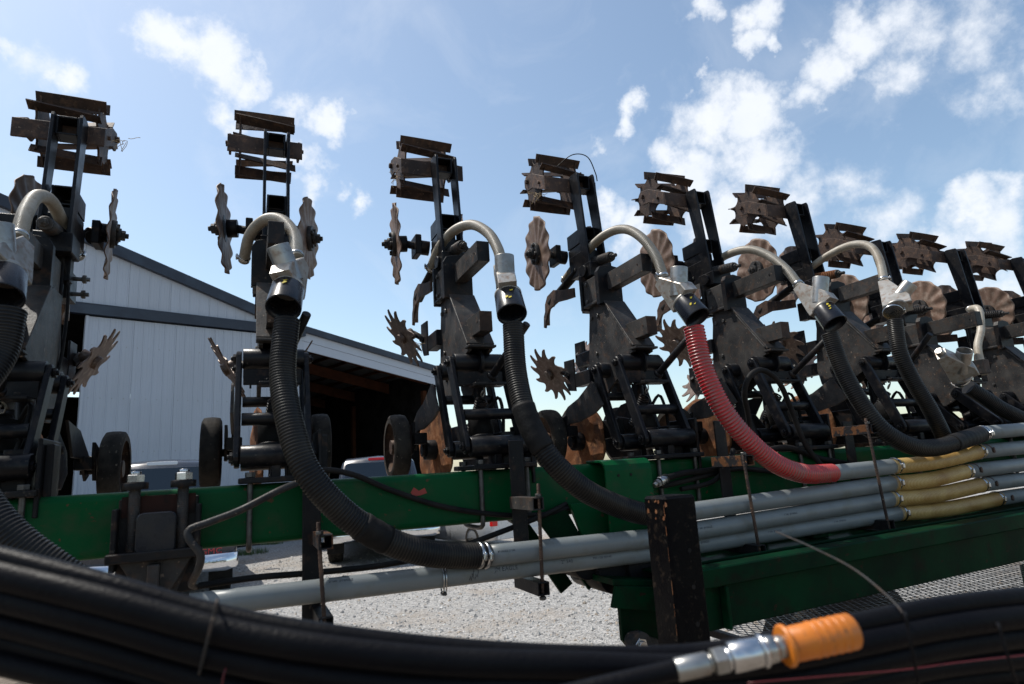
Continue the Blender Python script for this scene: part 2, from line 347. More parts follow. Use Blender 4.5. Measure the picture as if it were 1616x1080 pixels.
# ------------------------------------------------------------------ ground
def gravel_mat():
    m = bpy.data.materials.new("crushed_gravel"); m.use_nodes = True
    n = m.node_tree.nodes; l = m.node_tree.links; b = n["Principled BSDF"]; b.inputs["Roughness"].default_value = .9
    b.inputs["Specular IOR Level"].default_value = .2
    t = n.new("ShaderNodeTexCoord")
    def vor(s):
        q = n.new("ShaderNodeTexVoronoi"); q.inputs["Scale"].default_value = s; q.inputs["Randomness"].default_value = 1; l.new(t.outputs["Object"], q.inputs["Vector"]); return q
    def noi(s, d=6, r=.6):
        q = n.new("ShaderNodeTexNoise"); q.inputs["Scale"].default_value = s; q.inputs["Detail"].default_value = d; q.inputs["Roughness"].default_value = r; l.new(t.outputs["Object"], q.inputs["Vector"]); return q
    v = vor(34); v2 = vor(75)
    cr = n.new("ShaderNodeValToRGB"); cr.color_ramp.elements[0].color = (.16,.155,.15,1); cr.color_ramp.elements[1].color = (.52,.50,.48,1)
    e = cr.color_ramp.elements.new(.5); e.color = (.33,.32,.305,1)
    sp = n.new("ShaderNodeSeparateColor"); l.new(v.outputs["Color"], sp.inputs[0]); l.new(sp.outputs[0], cr.inputs[0])
    cr2 = n.new("ShaderNodeValToRGB"); cr2.color_ramp.elements[0].color = (.22,.21,.20,1); cr2.color_ramp.elements[1].color = (.43,.42,.40,1)
    sp2 = n.new("ShaderNodeSeparateColor"); l.new(v2.outputs["Color"], sp2.inputs[0]); l.new(sp2.outputs[1], cr2.inputs[0])
    mx = n.new("ShaderNodeMix"); mx.data_type = 'RGBA'; mx.inputs["Factor"].default_value = .45; l.new(cr.outputs[0], mx.inputs["A"]); l.new(cr2.outputs[0], mx.inputs["B"])
    # bare tan fines between the stones, in worn patches
    pm = n.new("ShaderNodeMapRange"); pm.inputs["From Min"].default_value = .50; pm.inputs["From Max"].default_value = .66; l.new(noi(.55, 5).outputs["Fac"], pm.inputs["Value"])
    pm2 = n.new("ShaderNodeMath"); pm2.operation = 'MULTIPLY'; pm2.inputs[1].default_value = .75; l.new(pm.outputs[0], pm2.inputs[0])
    mx2 = n.new("ShaderNodeMix"); mx2.data_type = 'RGBA'; l.new(pm2.outputs[0], mx2.inputs["Factor"]); l.new(mx.outputs["Result"], mx2.inputs["A"]); mx2.inputs["B"].default_value = (.30,.25,.20,1)
    l.new(mx2.outputs["Result"], b.inputs["Base Color"])
    bn = n.new("ShaderNodeBump"); bn.inputs["Strength"].default_value = .9; bn.inputs["Distance"].default_value = .02
    ad = n.new("ShaderNodeMath"); ad.operation = 'ADD'; l.new(v.outputs["Distance"], ad.inputs[0]); l.new(noi(60, 4).outputs["Fac"], ad.inputs[1])
    l.new(ad.outputs[0], bn.inputs["Height"]); l.new(bn.outputs[0], b.inputs["Normal"]); return m
M['gravel'] = gravel_mat()
mb = MB(); S = 900; nn = 24
for i in range(nn+1):
    for j in range(nn+1):
        mb.v.append(((i/nn-.5)*2*S, (j/nn-.5)*2*S, 0))
mb.f = [(i*(nn+1)+j, (i+1)*(nn+1)+j, (i+1)*(nn+1)+j+1, i*(nn+1)+j+1) for i in range(nn) for j in range(nn)]
mb.mi = [0]*len(mb.f); mb.sm = [False]*len(mb.f)
tag(mb.build("ground", M['gravel']), kind='structure')
# loose stones
def stone_mat(name, c): return mat(name, c, .85, second=tuple(x*.7 for x in c), amount=.5, scale=30, bump=.2)
SM = [stone_mat("pale_stone", (.44,.43,.41)), stone_mat("grey_stone", (.22,.218,.215)), stone_mat("tan_stone", (.36,.30,.24))]
mb = MB(); rng = random.Random(3)
oct_v = [(1,0,0),(-1,0,0),(0,1,0),(0,-1,0),(0,0,1),(.7,.7,-.5),(-.7,.7,-.5),(-.7,-.7,-.5),(.7,-.7,-.5)]
oct_f = [(0,2,4),(2,1,4),(1,3,4),(3,0,4),(0,5,2),(2,6,1),(1,7,3),(3,8,0)]
for _ in range(24000):
    y = 4.2 + 9.5*rng.random()**1.2; x = rng.uniform(-.85, .75)*y
    s_ = rng.uniform(.006, .018)*(1.8 if rng.random() < .07 else 1); a = rng.uniform(0, 6.3); ca, sa = math.cos(a), math.sin(a)
    sx, sy, sz = s_*rng.uniform(.7,1.4), s_*rng.uniform(.6,1.1), s_*rng.uniform(.4,.9)
    vs = []
    for q in oct_v:
        j = rng.uniform(.75, 1.2); qx, qy, qz = q[0]*sx*j, q[1]*sy*j, q[2]*sz*j
        vs.append((x+qx*ca-qy*sa, y+qx*sa+qy*ca, qz+sz*.35))
    mb.add(vs, oct_f, rng.choice((0,0,0,1,1,2)))
tag(mb.build("gravel", SM), kind='stuff')
# dark clods of soil thrown up at lower left
M['soil'] = mat('brown_soil', (.13,.10,.075), .9, second=(.22,.18,.14), amount=.5, scale=6, edge=.3, bump=.9, bscale=30)
mb = MB(); rg = random.Random(11); ring = []
for k in range(90):      # bare dark soil the machine stands on, this side of the gravel
    a = 2*math.pi*k/90; ca, sa = math.cos(a), math.sin(a); r_ = 1/max(abs(ca)/13., abs(sa)/9.6)
    ring.append((1+ca*r_+rg.uniform(-.12,.12), -4.6+sa*r_+rg.uniform(-.12,.12), .004))
mb.add(ring, [tuple(range(90))]); tag(mb.build("dirt_ground", M['soil']), kind='structure')
mb = MB(); n1 = 44
from mathutils import noise as mnoise
for i in range(n1+1):
    for j in range(n1+1):
        x = -6.4 + 3.6*i/n1; y = 3.6 + 2.6*j/n1
        e = min(i, n1-i, j, n1-j)/n1*6; e = min(1, e)
        h = e*(.10 + .10*mnoise.fractal(Vector((x*2.3, y*2.3, 1.)), .7, 2.1, 6) + .05*abs(mnoise.noise(Vector((x*7, y*7, 4.))))) 
        mb.v.append((x, y, max(h, .0)-.02+.024*e))
mb.f = [(i*(n1+1)+j, (i+1)*(n1+1)+j, (i+1)*(n1+1)+j+1, i*(n1+1)+j+1) for i in range(n1) for j in range(n1)]
mb.mi = [0]*len(mb.f); mb.sm = [False]*len(mb.f)
tag(mb.build("soil", M['soil']), kind='stuff')
# grass tufts
def tuft(name, x, y, nbl, rad, h, label):
    mb = MB(); rg = random.Random(int(x*100))
    for _ in range(nbl):
        a = rg.uniform(0, 6.28); r_ = rad*rg.random()**.6; bx, by = x+r_*math.cos(a)*1.6, y+r_*math.sin(a)
        hh = h*rg.uniform(.4, 1); la = rg.uniform(0, 6.28); le = hh*rg.uniform(.1, .8); wd = .006
        dx, dy = math.cos(la), math.sin(la)
        p = [(bx-dy*wd, by+dx*wd, 0), (bx+dy*wd, by-dx*wd, 0), (bx+dx*le*.4+dy*wd*.6, by+dy*le*.4-dx*wd*.6, hh*.65), (bx+dx*le*.4-dy*wd*.6, by+dy*le*.4+dx*wd*.6, hh*.65), (bx+dx*le, by+dy*le, hh)]
        mb.add(p, [(0,1,2,3), (3,2,4)])
    ob = mb.build(name, M['grass'], None, (x, y, 0)); ob.location = (x, y, 0); tag(ob, label, 'weeds')
tuft("grass_tuft", -6.15, 14.6, 320, .30, .15, "low green grass tuft in the shaded gravel, the wider one nearer the machine")
tuft("grass_tuft", -6.35, 16.6, 160, .18, .12, "small green grass tuft in the gravel just under the bottom edge of the green bar")

# ------------------------------------------------------------------ farm building
BA = R(44); BO = Vector((-8.37, 15, 0))
def B(s, d, z): return BO + Vector((math.cos(BA)*s - math.sin(BA)*d, math.sin(BA)*s + math.cos(BA)*d, z))
bd = empty("farm_building", BO, BA)
tag(bd, "large white metal farm shed with navy trim, open door and open lean-to", "building")
def zr(s):      # roof line of the front gable
    if s < -12: return 10.6 - (-12-s)*.325
    if s < 3.5: return 10.6 - (s+12)*.314
    return zr(3.499) - (s-3.5)*.185
Z_TRIM0, Z_TRIM1 = 5.48, 5.70
def rib_panel(s0, s1, zb, ztf, d=0.):
    """ribbed sheet: major ribs each .2286 m with a minor pair between"""
    mb = MB(); prof = []; s = s0
    pitch = .2286
    while s < s1-.001:
        for ds, dd in ((0,0),(.075,0),(.078,.004),(.09,.004),(.093,0),(.135,0),(.138,.004),(.15,.004),(.153,0),(.190,0),(.198,.013),(.214,.013),(.2225,0)):
            if s+ds < s1-.001: prof.append((s+ds, dd))
        s += pitch
    prof.append((s1-.0015, 0)); prof[0] = (s0+.0015, 0)
    for s, dd in prof: mb.v += [(s, d-dd, zb), (s, d-dd, ztf(s))]
    n_ = len(prof)
    mb.f = [(2*i, 2*i+2, 2*i+3, 2*i+1) for i in range(n_-1)]; mb.mi = [0]*(n_-1); mb.sm = [False]*(n_-1)
    return mb
pw = .9144
s = -21.9
while s < 3.3:
    s1 = min(s+pw, 3.4)
    rib_panel(s, s1, Z_TRIM1-.02, lambda q: zr(q)-.20).build("wall_panel", M['wall'], bd)
    if s < -7.2: rib_panel(s, min(s1, -7.0), .06, lambda q: Z_TRIM0+.02).build("wall_panel", M['wall'], bd)
    s += pw
s = -1.64
while s < 3.3:
    s1 = min(s+pw, 3.42)
    ob = rib_panel(s, s1, .08, lambda q: Z_TRIM0-.03, d=-.06).build("door_panel", M['wall'], bd)
    s += pw
# screw heads on the sliding door panels
mb = MB()
for zz in (1.2, 2.4, 3.6, 4.8):
    q = -1.55
    while q < 3.3:
        mb.cyl((q, -.062, zz), (q, -.068, zz), .010, 6, ch=0.0005); q += .2286
mb.build("screw_heads", M['steel'], bd, kind='stuff')
# trim boards
def trim(name, pts, d0, d1, m_=None):
    mb = MB(); mb.prism(pts, (0, d1, 0), X, Zv, d1-d0, ch=.004); return mb.build(name, m_ or M['navy'], bd)
trim("door_rail", [(-22,Z_TRIM0),(3.46,Z_TRIM0),(3.46,Z_TRIM1),(-22,Z_TRIM1)], -.16, -.005)
trim("rail_cover", [(-22,Z_TRIM1-.002),(3.46,Z_TRIM1-.002),(3.46,Z_TRIM1+.05),(-22,Z_TRIM1+.05)], -.10, -.004)
trim("rake_trim", [(-12,zr(-12)-.24),(3.5,zr(3.499)-.24),(3.5,zr(3.499)+.03),(-12,zr(-12)+.03)], -.14, -.002)
trim("rake_trim", [(-22.4,zr(-22.4)-.24),(-12,zr(-12)-.24),(-12,zr(-12)+.03),(-22.4,zr(-22.4)+.03)], -.14, -.002)
trim("rake_trim", [(3.502,zr(3.502)-.13),(8.05,zr(8.05)-.13),(8.05,zr(8.05)+.05),(3.502,zr(3.502)+.05)], -.14, -.002)
trim("door_jamb", [(-1.70,.05),(-1.64,.05),(-1.64,Z_TRIM0-.02),(-1.70,Z_TRIM0-.02)], -.09, .05, M['wall'])
trim("door_jamb", [(-7.06,.05),(-7.0,.05),(-7.0,Z_TRIM0-.02),(-7.06,Z_TRIM0-.02)], -.03, .05, M['wall'])
# lean-to fascia, two lapped sheets, open bay below
mb = MB(); a0, a1 = 3.42, 8.02
mb.prism([(a0,zr(a0)-.64),(a1,zr(a1)-.56),(a1,zr(a1)-.345),(a0,zr(a0)-.385)], (0,.0,0), X, Zv, .03, ch=.003); mb.build("fascia_panel", M['wall'], bd)
mb = MB(); mb.prism([(a0,zr(a0)-.38),(a1,zr(a1)-.34),(a1,zr(a1)-.12),(a0,zr(a0)-.12)], (0,-.012,0), X, Zv, .03, ch=.003); mb.build("fascia_panel", M['wall'], bd)
# the roof sheets, soffit side seen from below in the lean-to
D = 14.
def slab(name, s0, s1, zf, th, m_, d0=-.10, d1=D):
    mb = MB(); mb.prism([(s0,zf(s0)-th),(s1,zf(s1)-th),(s1,zf(s1)),(s0,zf(s0))], (0,d1,0), X, Zv, d1-d0, ch=.004); return mb.build(name, m_, bd)
slab("roof_sheet", -22.4, -12, lambda q: zr(q)-.02, .05, M['navy'])
slab("roof_sheet", -12, 3.5, lambda q: zr(min(q,3.499))-.02, .05, M['navy'])
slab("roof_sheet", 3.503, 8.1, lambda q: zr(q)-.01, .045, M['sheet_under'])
for dd in (.35, 2.7, 5.1, 7.5, 9.9, 12.3):
    mb = MB(); z0 = lambda q: zr(q)-.17
    mb.prism([(3.45,z0(3.51)-.34),(8.0,z0(8.0)-.34),(8.0,z0(8.0)),(3.45,z0(3.51))], (0,dd+.09,0), X, Zv, .09, ch=.004); mb.build("rafter", M['wood'], bd)
q = 3.9
while q < 8:
    mb = MB(); mb.box((q, D/2, zr(q)-.11), (.04, D-.3, .09)); mb.build("purlin", M['wood'], bd); q += .62
for (s_, d_) in ((8.0, .5), (8.0, 5.1), (8.0, 9.9), (8.0, 13.6)):
    mb = MB(); mb.box((s_-.08, d_, 2.1), (.14, .14, 4.2)); mb.build("post", M['wood'], bd)
def plain_wall(name, a, b, z0, z1, m_, th=.05):
    a = Vector((*a, 0)); b = Vector((*b, 0)); d_ = (b-a); c_ = (a+b)/2; rot = Matrix.Rotation(math.atan2(d_.y, d_.x), 3, 'Z')
    mb = MB(); mb.box((c_.x, c_.y, (z0+z1)/2), (d_.length, th, z1-z0), rot); return mb.build(name, m_, bd)
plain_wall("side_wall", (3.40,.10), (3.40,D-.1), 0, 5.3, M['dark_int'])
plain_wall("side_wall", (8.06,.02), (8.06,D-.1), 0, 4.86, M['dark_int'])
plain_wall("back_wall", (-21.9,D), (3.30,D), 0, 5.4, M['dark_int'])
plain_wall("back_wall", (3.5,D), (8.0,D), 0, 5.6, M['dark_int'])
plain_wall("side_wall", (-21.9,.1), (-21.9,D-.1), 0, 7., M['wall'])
# side girts at the right of the lean-to bay, vertical sheet low down
s = 9.6
for k in range(5):
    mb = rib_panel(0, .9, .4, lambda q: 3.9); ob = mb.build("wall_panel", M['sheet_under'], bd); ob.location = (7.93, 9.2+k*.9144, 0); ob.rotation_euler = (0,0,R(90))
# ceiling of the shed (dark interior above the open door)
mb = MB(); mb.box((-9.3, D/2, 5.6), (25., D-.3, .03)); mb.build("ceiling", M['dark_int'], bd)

# green implement parked in the lean-to
im = empty("farm_implement", B(5.6, 7.5, 0), BA); tag(im, "green farm implement parked in the dark lean-to behind the pickup", "implement")
mb = MB(); mb.box((0,0,1.75), (2.1,.7,.32)); mb.build("hopper", M['green'], im)
mb = MB(); mb.box((0,0,1.3), (2.5,.12,.14)); mb.build("frame", M['green'], im)
for sx in (-.9,.9):
    mb = MB(); mb.cyl((sx-.1,0,.5),(sx+.1,0,.5),.5,28); mb.build("wheel", M['tyre'], im)
    mb = MB(); mb.box((sx,0,1.05),(.1,.1,.6)); mb.build("leg", M['green'], im)

# ------------------------------------------------------------------ pickups and the small car
def rrect(w_, h_, r, n_=5, cx=0, cz=0):
    pts = []
    for sx, sz, a0 in ((1,1,0),(-1,1,90),(-1,-1,180),(1,-1,270)):
        for k in range(n_+1):
            a = R(a0+90*k/n_); pts.append((cx+sx*(w_/2-r)+r*math.cos(a), cz+sz*(h_/2-r)+r*math.sin(a)))
    return pts
def loft(secs, mi=0, smooth=True, caps=True):
    """secs: list of lists of points, same count"""
    mb = MB(); n_ = len(secs[0])
    vs = [p for s_ in secs for p in s_]
    fs = [(i*n_+k, i*n_+(k+1)%n_, (i+1)*n_+(k+1)%n_, (i+1)*n_+k) for i in range(len(secs)-1) for k in range(n_)]
    mb.add(vs, fs, mi, smooth)
    if caps: mb.add(secs[0], [tuple(range(n_))[::-1]], mi); mb.add(secs[-1], [tuple(range(n_))], mi)
    return mb
def wheel_part(root, x, y, r, wd, side):
    mb = MB(); prof = [(-.5,.72),(-.5,.9),(-.42,.985),(-.2,1),(.2,1),(.42,.985),(.5,.9),(.5,.72)]
    seg = 36; vs = []
    for a, q in prof:
        for k in range(seg):
            t = 2*math.pi*k/seg; vs.append((x+a*wd, y+r*q*math.cos(t), r+r*q*math.sin(t)))
    fs = [(i*seg+k, i*seg+(k+1)%seg, (i+1)*seg+(k+1)%seg, (i+1)*seg+k) for i in range(len(prof)-1) for k in range(seg)]
    mb.add(vs, fs, 0, True)
    for k in range(seg):      # tread lugs
        t = 2*math.pi*(k+.5)/seg
        for sx in (-.22, .22):
            mb.box((x+sx*wd, y+r*1.0*math.cos(t), r+r*1.0*math.sin(t)), (wd*.34, .035, .012), rotx(t-math.pi/2), ch=.002)
    tyre = mb.build("wheel", M['tyre'], root)
    mb = MB(); xo = x+side*wd*.30
    mb.cyl((xo-side*.06, y, r), (xo-side*.02, y, r), r*.73, 32)
    mb.cyl((xo-side*.03, y, r), (xo+side*.035, y, r), r*.14, 12)
    for k in range(6):
        t = 2*math.pi*k/6; mb.box((xo+side*.005, y+r*.38*math.cos(t), r+r*.38*math.sin(t)), (.03, .07, r*.62), rotx(t-math.pi/2))
    mb.build("rim", M['steel'], tyre)
def pickup(loc, rz, paint, bumper, chmsl, label, badge=None, sc_=1.):
    """tail at the origin, driving towards +Y"""
    t = empty("pickup_truck", loc, rz); t.scale = (sc_,)*3; tag(t, label, "pickup truck")
    W2 = .98
    body = MB()
    # lower body: tapered section lofted along the truck
    def sec(y, w_, z0, z1, tum=.03):
        return [(-w_+.04,y,z0),(-w_,y,z0+.12),(-w_-.005,y,(z0+z1)/2),(-w_+tum,y,z1-.06),(-w_+tum+.05,y,z1),
                (w_-tum-.05,y,z1),(w_-tum,y,z1-.06),(w_+.005,y,(z0+z1)/2),(w_,y,z0+.12),(w_-.04,y,z0)]
    b = loft([sec(.02,W2-.03,.56,1.08), sec(.10,W2,.52,1.12), sec(1.1,W2,.45,1.14), sec(2.0,W2,.42,1.14), sec(4.1,W2,.42,1.12), sec(4.35,W2,.44,1.12), sec(5.3,W2-.03,.48,1.08), sec(5.65,W2-.16,.52,.98)])
    b.build("body", paint, t)
    # cab greenhouse
    cab = []
    for y, w0, w1, z1 in ((1.98,.90,.84,1.14),(2.02,.88,.80,1.45),(2.14,.84,.72,1.86),(2.35,.84,.70,1.93),(3.2,.84,.70,1.94),(3.75,.84,.68,1.88),(4.55,.88,.76,1.16)):
        cab.append([(-w0-.02,y,1.08),(-w0,y,1.15 if z1>1.2 else 1.12),(-w1-.02,y,max(1.13,z1-.10)),(-w1+.06,y,max(1.135,z1-.02)),(0,y,max(1.14,z1+.015)),(w1-.06,y,max(1.135,z1-.02)),(w1+.02,y,max(1.13,z1-.10)),(w0,y,1.15 if z1>1.2 else 1.12),(w0+.02,y,1.08)])
    loft(cab).build("cab", paint, t)
    # rear window
    g = MB(); g.prism(rrect(1.34,.42,.07,cz=0), (0,2.018,1.60), X, Vector((0,.11,.40)), .02, ch=.004); g.build("rear_window", M['glass'], t)
    for sx in (-1,1):
        g = MB(); pts = [(2.35,1.25),(3.15,1.25),(3.15,1.76),(2.5,1.76),(2.38,1.70)]
        g.prism(pts, (sx*.865,0,0), Y, Vector((-sx*.16,0,1)), .012 if sx>0 else .012, ch=.002); g.build("side_window", M['glass'], t)
        g = MB(); g.prism([(3.25,1.25),(4.15,1.25),(3.72,1.76),(3.25,1.76)], (sx*.865,0,0), Y, Vector((-sx*.16,0,1)), .012, ch=.002); g.build("side_window", M['glass'], t)
    g = MB(); g.prism(rrect(.42,.055,.025), (0,2.085,1.865), X, Vector((0,.35,1)), .03, ch=.004); g.build("brake_light", chmsl, t)
    # roof marker bumps and antenna
    # tailgate with recess and handle
    tg = MB(); tg.prism(rrect(1.56,.50,.03), (0,.035,.85), X, Zv, .035, ch=.006); tgo = tg.build("tailgate", paint, t)
    h = MB(); h.box((0,-.01,1.0),(.22,.02,.07)); h.build("handle", M['rubber'], tgo)
    # bumper: chrome wings and black step
    for sx in (-1,1):
        bp = MB(); secs = []
        for x_, y_, z0, z1 in ((.30,-.10,.50,.64),(.55,-.12,.45,.66),(.85,-.09,.44,.66),(.97,-.02,.46,.65),(1.0,.12,.48,.63)):
            secs.append([(sx*x_,y_+.02,z0),(sx*x_,y_-.02,z0+.02),(sx*x_,y_-.03,(z0+z1)/2),(sx*x_,y_-.01,z1-.01),(sx*x_,y_+.06,z1),(sx*x_,y_+.06,z0)])
        loft(secs).build("bumper", bumper, t)
        l_ = MB(); l_.prism(rrect(.15,.30,.03), (sx*.885,.03,.94), X, Zv, .03, ch=.008); l_.build("tail_light", M['lamp_r'], t)
        mr_ = MB(); mr_.add(*ellipsoid((sx*1.19,3.75,1.32),(.13,.07,.12)), 0, True); mr_.box((sx*1.02,3.75,1.25),(.14,.04,.04)); mr_.build("mirror", M['rubber'], t)
        mf = MB(); mf.box((sx*.82,.78,.34),(.30,.012,.30)); mf.build("mud_flap", M['rubber'], t)
        wheel_part(t, sx*.83, 1.25, .40, .27, sx); wheel_part(t, sx*.83, 4.85, .40, .27, sx)
        ar = MB(); pts = [(1.25+.52*math.cos(R(a)), .40+.52*math.sin(R(a))) for a in range(0,181,12)] + [(1.25+.44*math.cos(R(a)), .40+.44*math.sin(R(a))) for a in range(180,-1,-12)]
        ar.prism(pts, (sx*.985-.01 ,0,0), Y, Zv, .03, ch=.004); ar.build("wheel_arch", M['rubber'], t)
    st = MB(); st.box((0,-.09,.615),(.62,.14,.04)); st.box((0,-.03,.53),(.60,.04,.15)); st.build("bumper_step", M['rubber'], t)
    lp = MB(); lp.box((0,-.065,.55),(.30,.008,.15)); lp.build("licence_plate", M['plate'], t)
    ax = MB(); ax.cyl((-.8,1.25,.38),(.8,1.25,.38),.05); ax.add(*ellipsoid((0,1.25,.38),(.16,.16,.15)),0,True); ax.box((0,2.8,.46),(.9,5.2,.10)); ax.build("chassis", M['rubber'], t)
    an = MB(); an.cyl((.62,3.9,1.85),(.64,3.7,2.05),.008); an.build("antenna", M['rubber'], t)
    if badge:
        tx = text_mesh(badge, .092, .004); tx.materials.append(M['badge'])
        ob = bpy.data.objects.new("badge_lettering", tx); COL.objects.link(ob); ob.parent = t; ob.location = (.55,-.010,.655); ob.rotation_euler = (R(90),0,0); ob.scale = (1.25,1,1)
    return t
def ellipsoid(c_, r_, nu=16, nv=10):
    vs = []; fs = []
    for j in range(nv+1):
        p = math.pi*j/nv
        for i in range(nu):
            t = 2*math.pi*i/nu; vs.append((c_[0]+r_[0]*math.sin(p)*math.cos(t), c_[1]+r_[1]*math.sin(p)*math.sin(t), c_[2]+r_[2]*math.cos(p)))
    for j in range(nv):
        for i in range(nu): fs.append((j*nu+i, (j+1)*nu+i, (j+1)*nu+(i+1)%nu, j*nu+(i+1)%nu))
    return vs, fs
def text_mesh(s_, size, ext=0., align='LEFT', spacing=1.):
    cu = bpy.data.curves.new("lettering", 'FONT'); cu.body = s_; cu.size = size; cu.extrude = ext; cu.align_x = align; cu.space_character = spacing
    cu.resolution_u = 2
    ob = bpy.data.objects.new("lettering_tmp", cu); COL.objects.link(ob)
    bpy.context.view_layer.update()
    me = bpy.data.meshes.new_from_object(ob.evaluated_get(bpy.context.evaluated_depsgraph_get()))
    bpy.data.objects.remove(ob); bpy.data.curves.remove(cu); me.materials.clear(); return me
pickup((-4.64,8.15,0), R(26.5), M['truck_dark'], M['chrome'], M['lamp_w'], "dark pickup truck parked behind the left end of the green bar, facing the shed", badge="GMC", sc_=1.02)
pickup((-2.42,11.35,0), R(14), M['truck_dark'], M['chrome'], M['lamp_r'], "dark pickup truck parked at the open lean-to, seen under the middle of the bar")
# small silver car
cr_ = empty("silver_car", (-.10, 12.5, 0), R(38)); tag(cr_, "silver car seen low between the bar and the grey pipes", "car"); cr_.scale = (.74,.74,.74)
def csec(y, w_, z0, z1): return [(-w_+.05,y,z0),(-w_,y,z0+.10),(-w_-.01,y,(z0+z1)/2),(-w_+.03,y,z1-.08),(-w_+.10,y,z1),(w_-.10,y,z1),(w_-.03,y,z1-.08),(w_+.01,y,(z0+z1)/2),(w_,y,z0+.10),(w_-.05,y,z0)]
loft([csec(0,.74,.42,.84), csec(.08,.80,.30,.92), csec(.5,.86,.24,.98), csec(2.2,.87,.22,.94), csec(3.4,.86,.24,.90), csec(4.0,.80,.28,.82), csec(4.2,.68,.36,.70)]).build("body", M['truck_white'], cr_)
gs = []
for y, w1, z1 in ((.12,.70,.98),(.50,.60,1.32),(1.0,.58,1.44),(2.0,.58,1.45),(2.5,.60,1.36),(3.2,.70,.92)): gs.append([(-.80,y,.88),(-w1-.02,y,z1-.05),(-w1+.08,y,z1),(w1-.08,y,z1),(w1+.02,y,z1-.05),(.80,y,.88)])
loft(gs).build("cab", M['truck_white'], cr_)
for sx in (-1,1):
    g = MB(); g.prism([(.65,.98),(2.85,.96),(2.3,1.34),(.85,1.36)], (sx*.815,0,0), Y, Vector((-sx*.42,0,1)), .012, ch=.002); g.build("side_window", M['glass'], cr_)
    l_ = MB(); l_.box((sx*.74,.03,.72),(.16,.12,.14)); l_.build("tail_light", M['lamp_r'], cr_)
    wheel_part(cr_, sx*.78, .85, .32, .2, sx); wheel_part(cr_, sx*.78, 3.35, .32, .2, sx)
    g = MB(); g.box((sx*.872,1.9,.58),(.01,.012,.6)); g.build("door_seam", M['rubber'], cr_)
g = MB(); g.box((0,-.02,.42),(1.4,.10,.2)); g.build("bumper", M['truck_white'], cr_)

# ------------------------------------------------------------------ toolbar
def rsq(a, b, c_, h_, r):     # rounded rectangle n0..n1, z0..z1
    return [(x+ (a+b)/2, z+(c_+h_)/2) for x, z in rrect(b-a, h_-c_, r, 6)]
BZ0, BZ1, BN0, BN1 = 1.318, 1.502, -.545, -.365
tb = thing("toolbar", "long green steel toolbar carrying the upright row units", "toolbar", (0,-.45,BZ0))
O_ = (0,-.45,BZ0)
mb = MB(); prof = rsq(BN0, BN1, BZ0, BZ1, .022); secs = [[(u, n, z) for n, z in prof] for u in (-1.6, 7.6)]
n_ = len(prof)
for i in range(n_):
    j = (i+1) % n_; mb.add([secs[0][i], secs[0][j], secs[1][j], secs[1][i]], [(0,1,2,3)], 0, True)
mb.build("main_beam", M['green'], tb, O_)
# folded cover plate on the bar
mb = MB(); path = [(-.50,1.512),(-.60,1.512),(-.622,1.507),(-.637,1.492),(-.642,1.470),(-.642,1.24)]
ins = [(-.50,1.502),(-.60,1.502),(-.616,1.498),(-.628,1.487),(-.632,1.470),(-.632,1.24)]
mb.prism(path + ins[::-1], (1.93,0,0), Y, Zv, .205, ch=.0015)
cp = mb.build("cover_plate", M['green'], tb, O_)
for uu in (1.985, 2.04):
    q = MB(); q.cyl((uu,-.6425,1.452),(uu,-.6445,1.452),.0055,10,ch=.0003); q.build("bolt_hole", M['rubber'], cp, O_)
mb = MB(); mb.prism([(.0,.0),(.012,.018),(.03,.005),(.05,.014),(.058,-.004),(.035,-.010),(.012,-.012)], (1.215,-.5462,1.44), X, Zv, .0006, ch=.0001); mb.build("paint_mark", M['rink'], tb, O_)
# hinge of the wing: plates, pins
hg = thing("fold_hinge", "green folding hinge plates under the bar beside the black post", "hinge", (1.9,-.7,1.0)); O2 = (1.9,-.7,1.0)
mb = MB(); mb.prism([(1.80,1.36),(2.16,1.36),(2.16,1.0),(2.02,.98),(1.93,1.05),(1.87,1.16)], (0,-.57,0), X, Zv, .02); mb.build("hinge_plate", M['green'], hg, O2)
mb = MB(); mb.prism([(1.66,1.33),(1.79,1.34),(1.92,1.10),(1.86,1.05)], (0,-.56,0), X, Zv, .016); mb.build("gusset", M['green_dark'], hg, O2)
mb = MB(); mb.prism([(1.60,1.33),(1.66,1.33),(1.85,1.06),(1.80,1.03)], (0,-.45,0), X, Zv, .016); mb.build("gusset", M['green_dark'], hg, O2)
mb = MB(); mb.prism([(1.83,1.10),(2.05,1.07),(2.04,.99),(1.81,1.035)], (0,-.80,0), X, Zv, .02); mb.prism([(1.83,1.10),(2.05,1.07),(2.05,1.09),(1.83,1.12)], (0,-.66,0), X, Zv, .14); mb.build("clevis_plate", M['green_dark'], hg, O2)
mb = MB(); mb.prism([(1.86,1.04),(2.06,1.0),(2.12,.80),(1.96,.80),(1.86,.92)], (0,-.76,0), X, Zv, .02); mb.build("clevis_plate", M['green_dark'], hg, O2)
mb = MB(); mb.cyl((1.90,-.70,1.11),(1.90,-.46,1.11),.062,24); mb.cyl((2.0,-.72,1.13),(2.0,-.45,1.13),.055,24); mb.cyl((1.82,-.66,1.16),(1.82,-.40,1.16),.06,24); mb.build("hinge_barrel", M['black'], hg, O2)
mb = MB(); mb.cyl((2.015,-.60,1.09),(2.015,-.575,1.09),.05,24); mb.build("hinge_pin", M['primer'], hg, O2)
mb = MB(); mb.prism(circ((1.875,.925),.038,14)+[], (0,-.84,0), X, Zv, .03); mb.prism(stadium((1.875,.925),(1.98,.88),.03), (0,-.81,0), X, Zv, .018); mb.build("end_clevis", M['black_dusty'], hg, O2)
mb = MB(); mb.cyl((1.872,-.885,.923),(1.872,-.84,.923),.015,16); mb.hexnut((1.872,-.875,.923),(0,1,0),.024,.018); mb.build("bolt", M['zinc'], hg, O2)

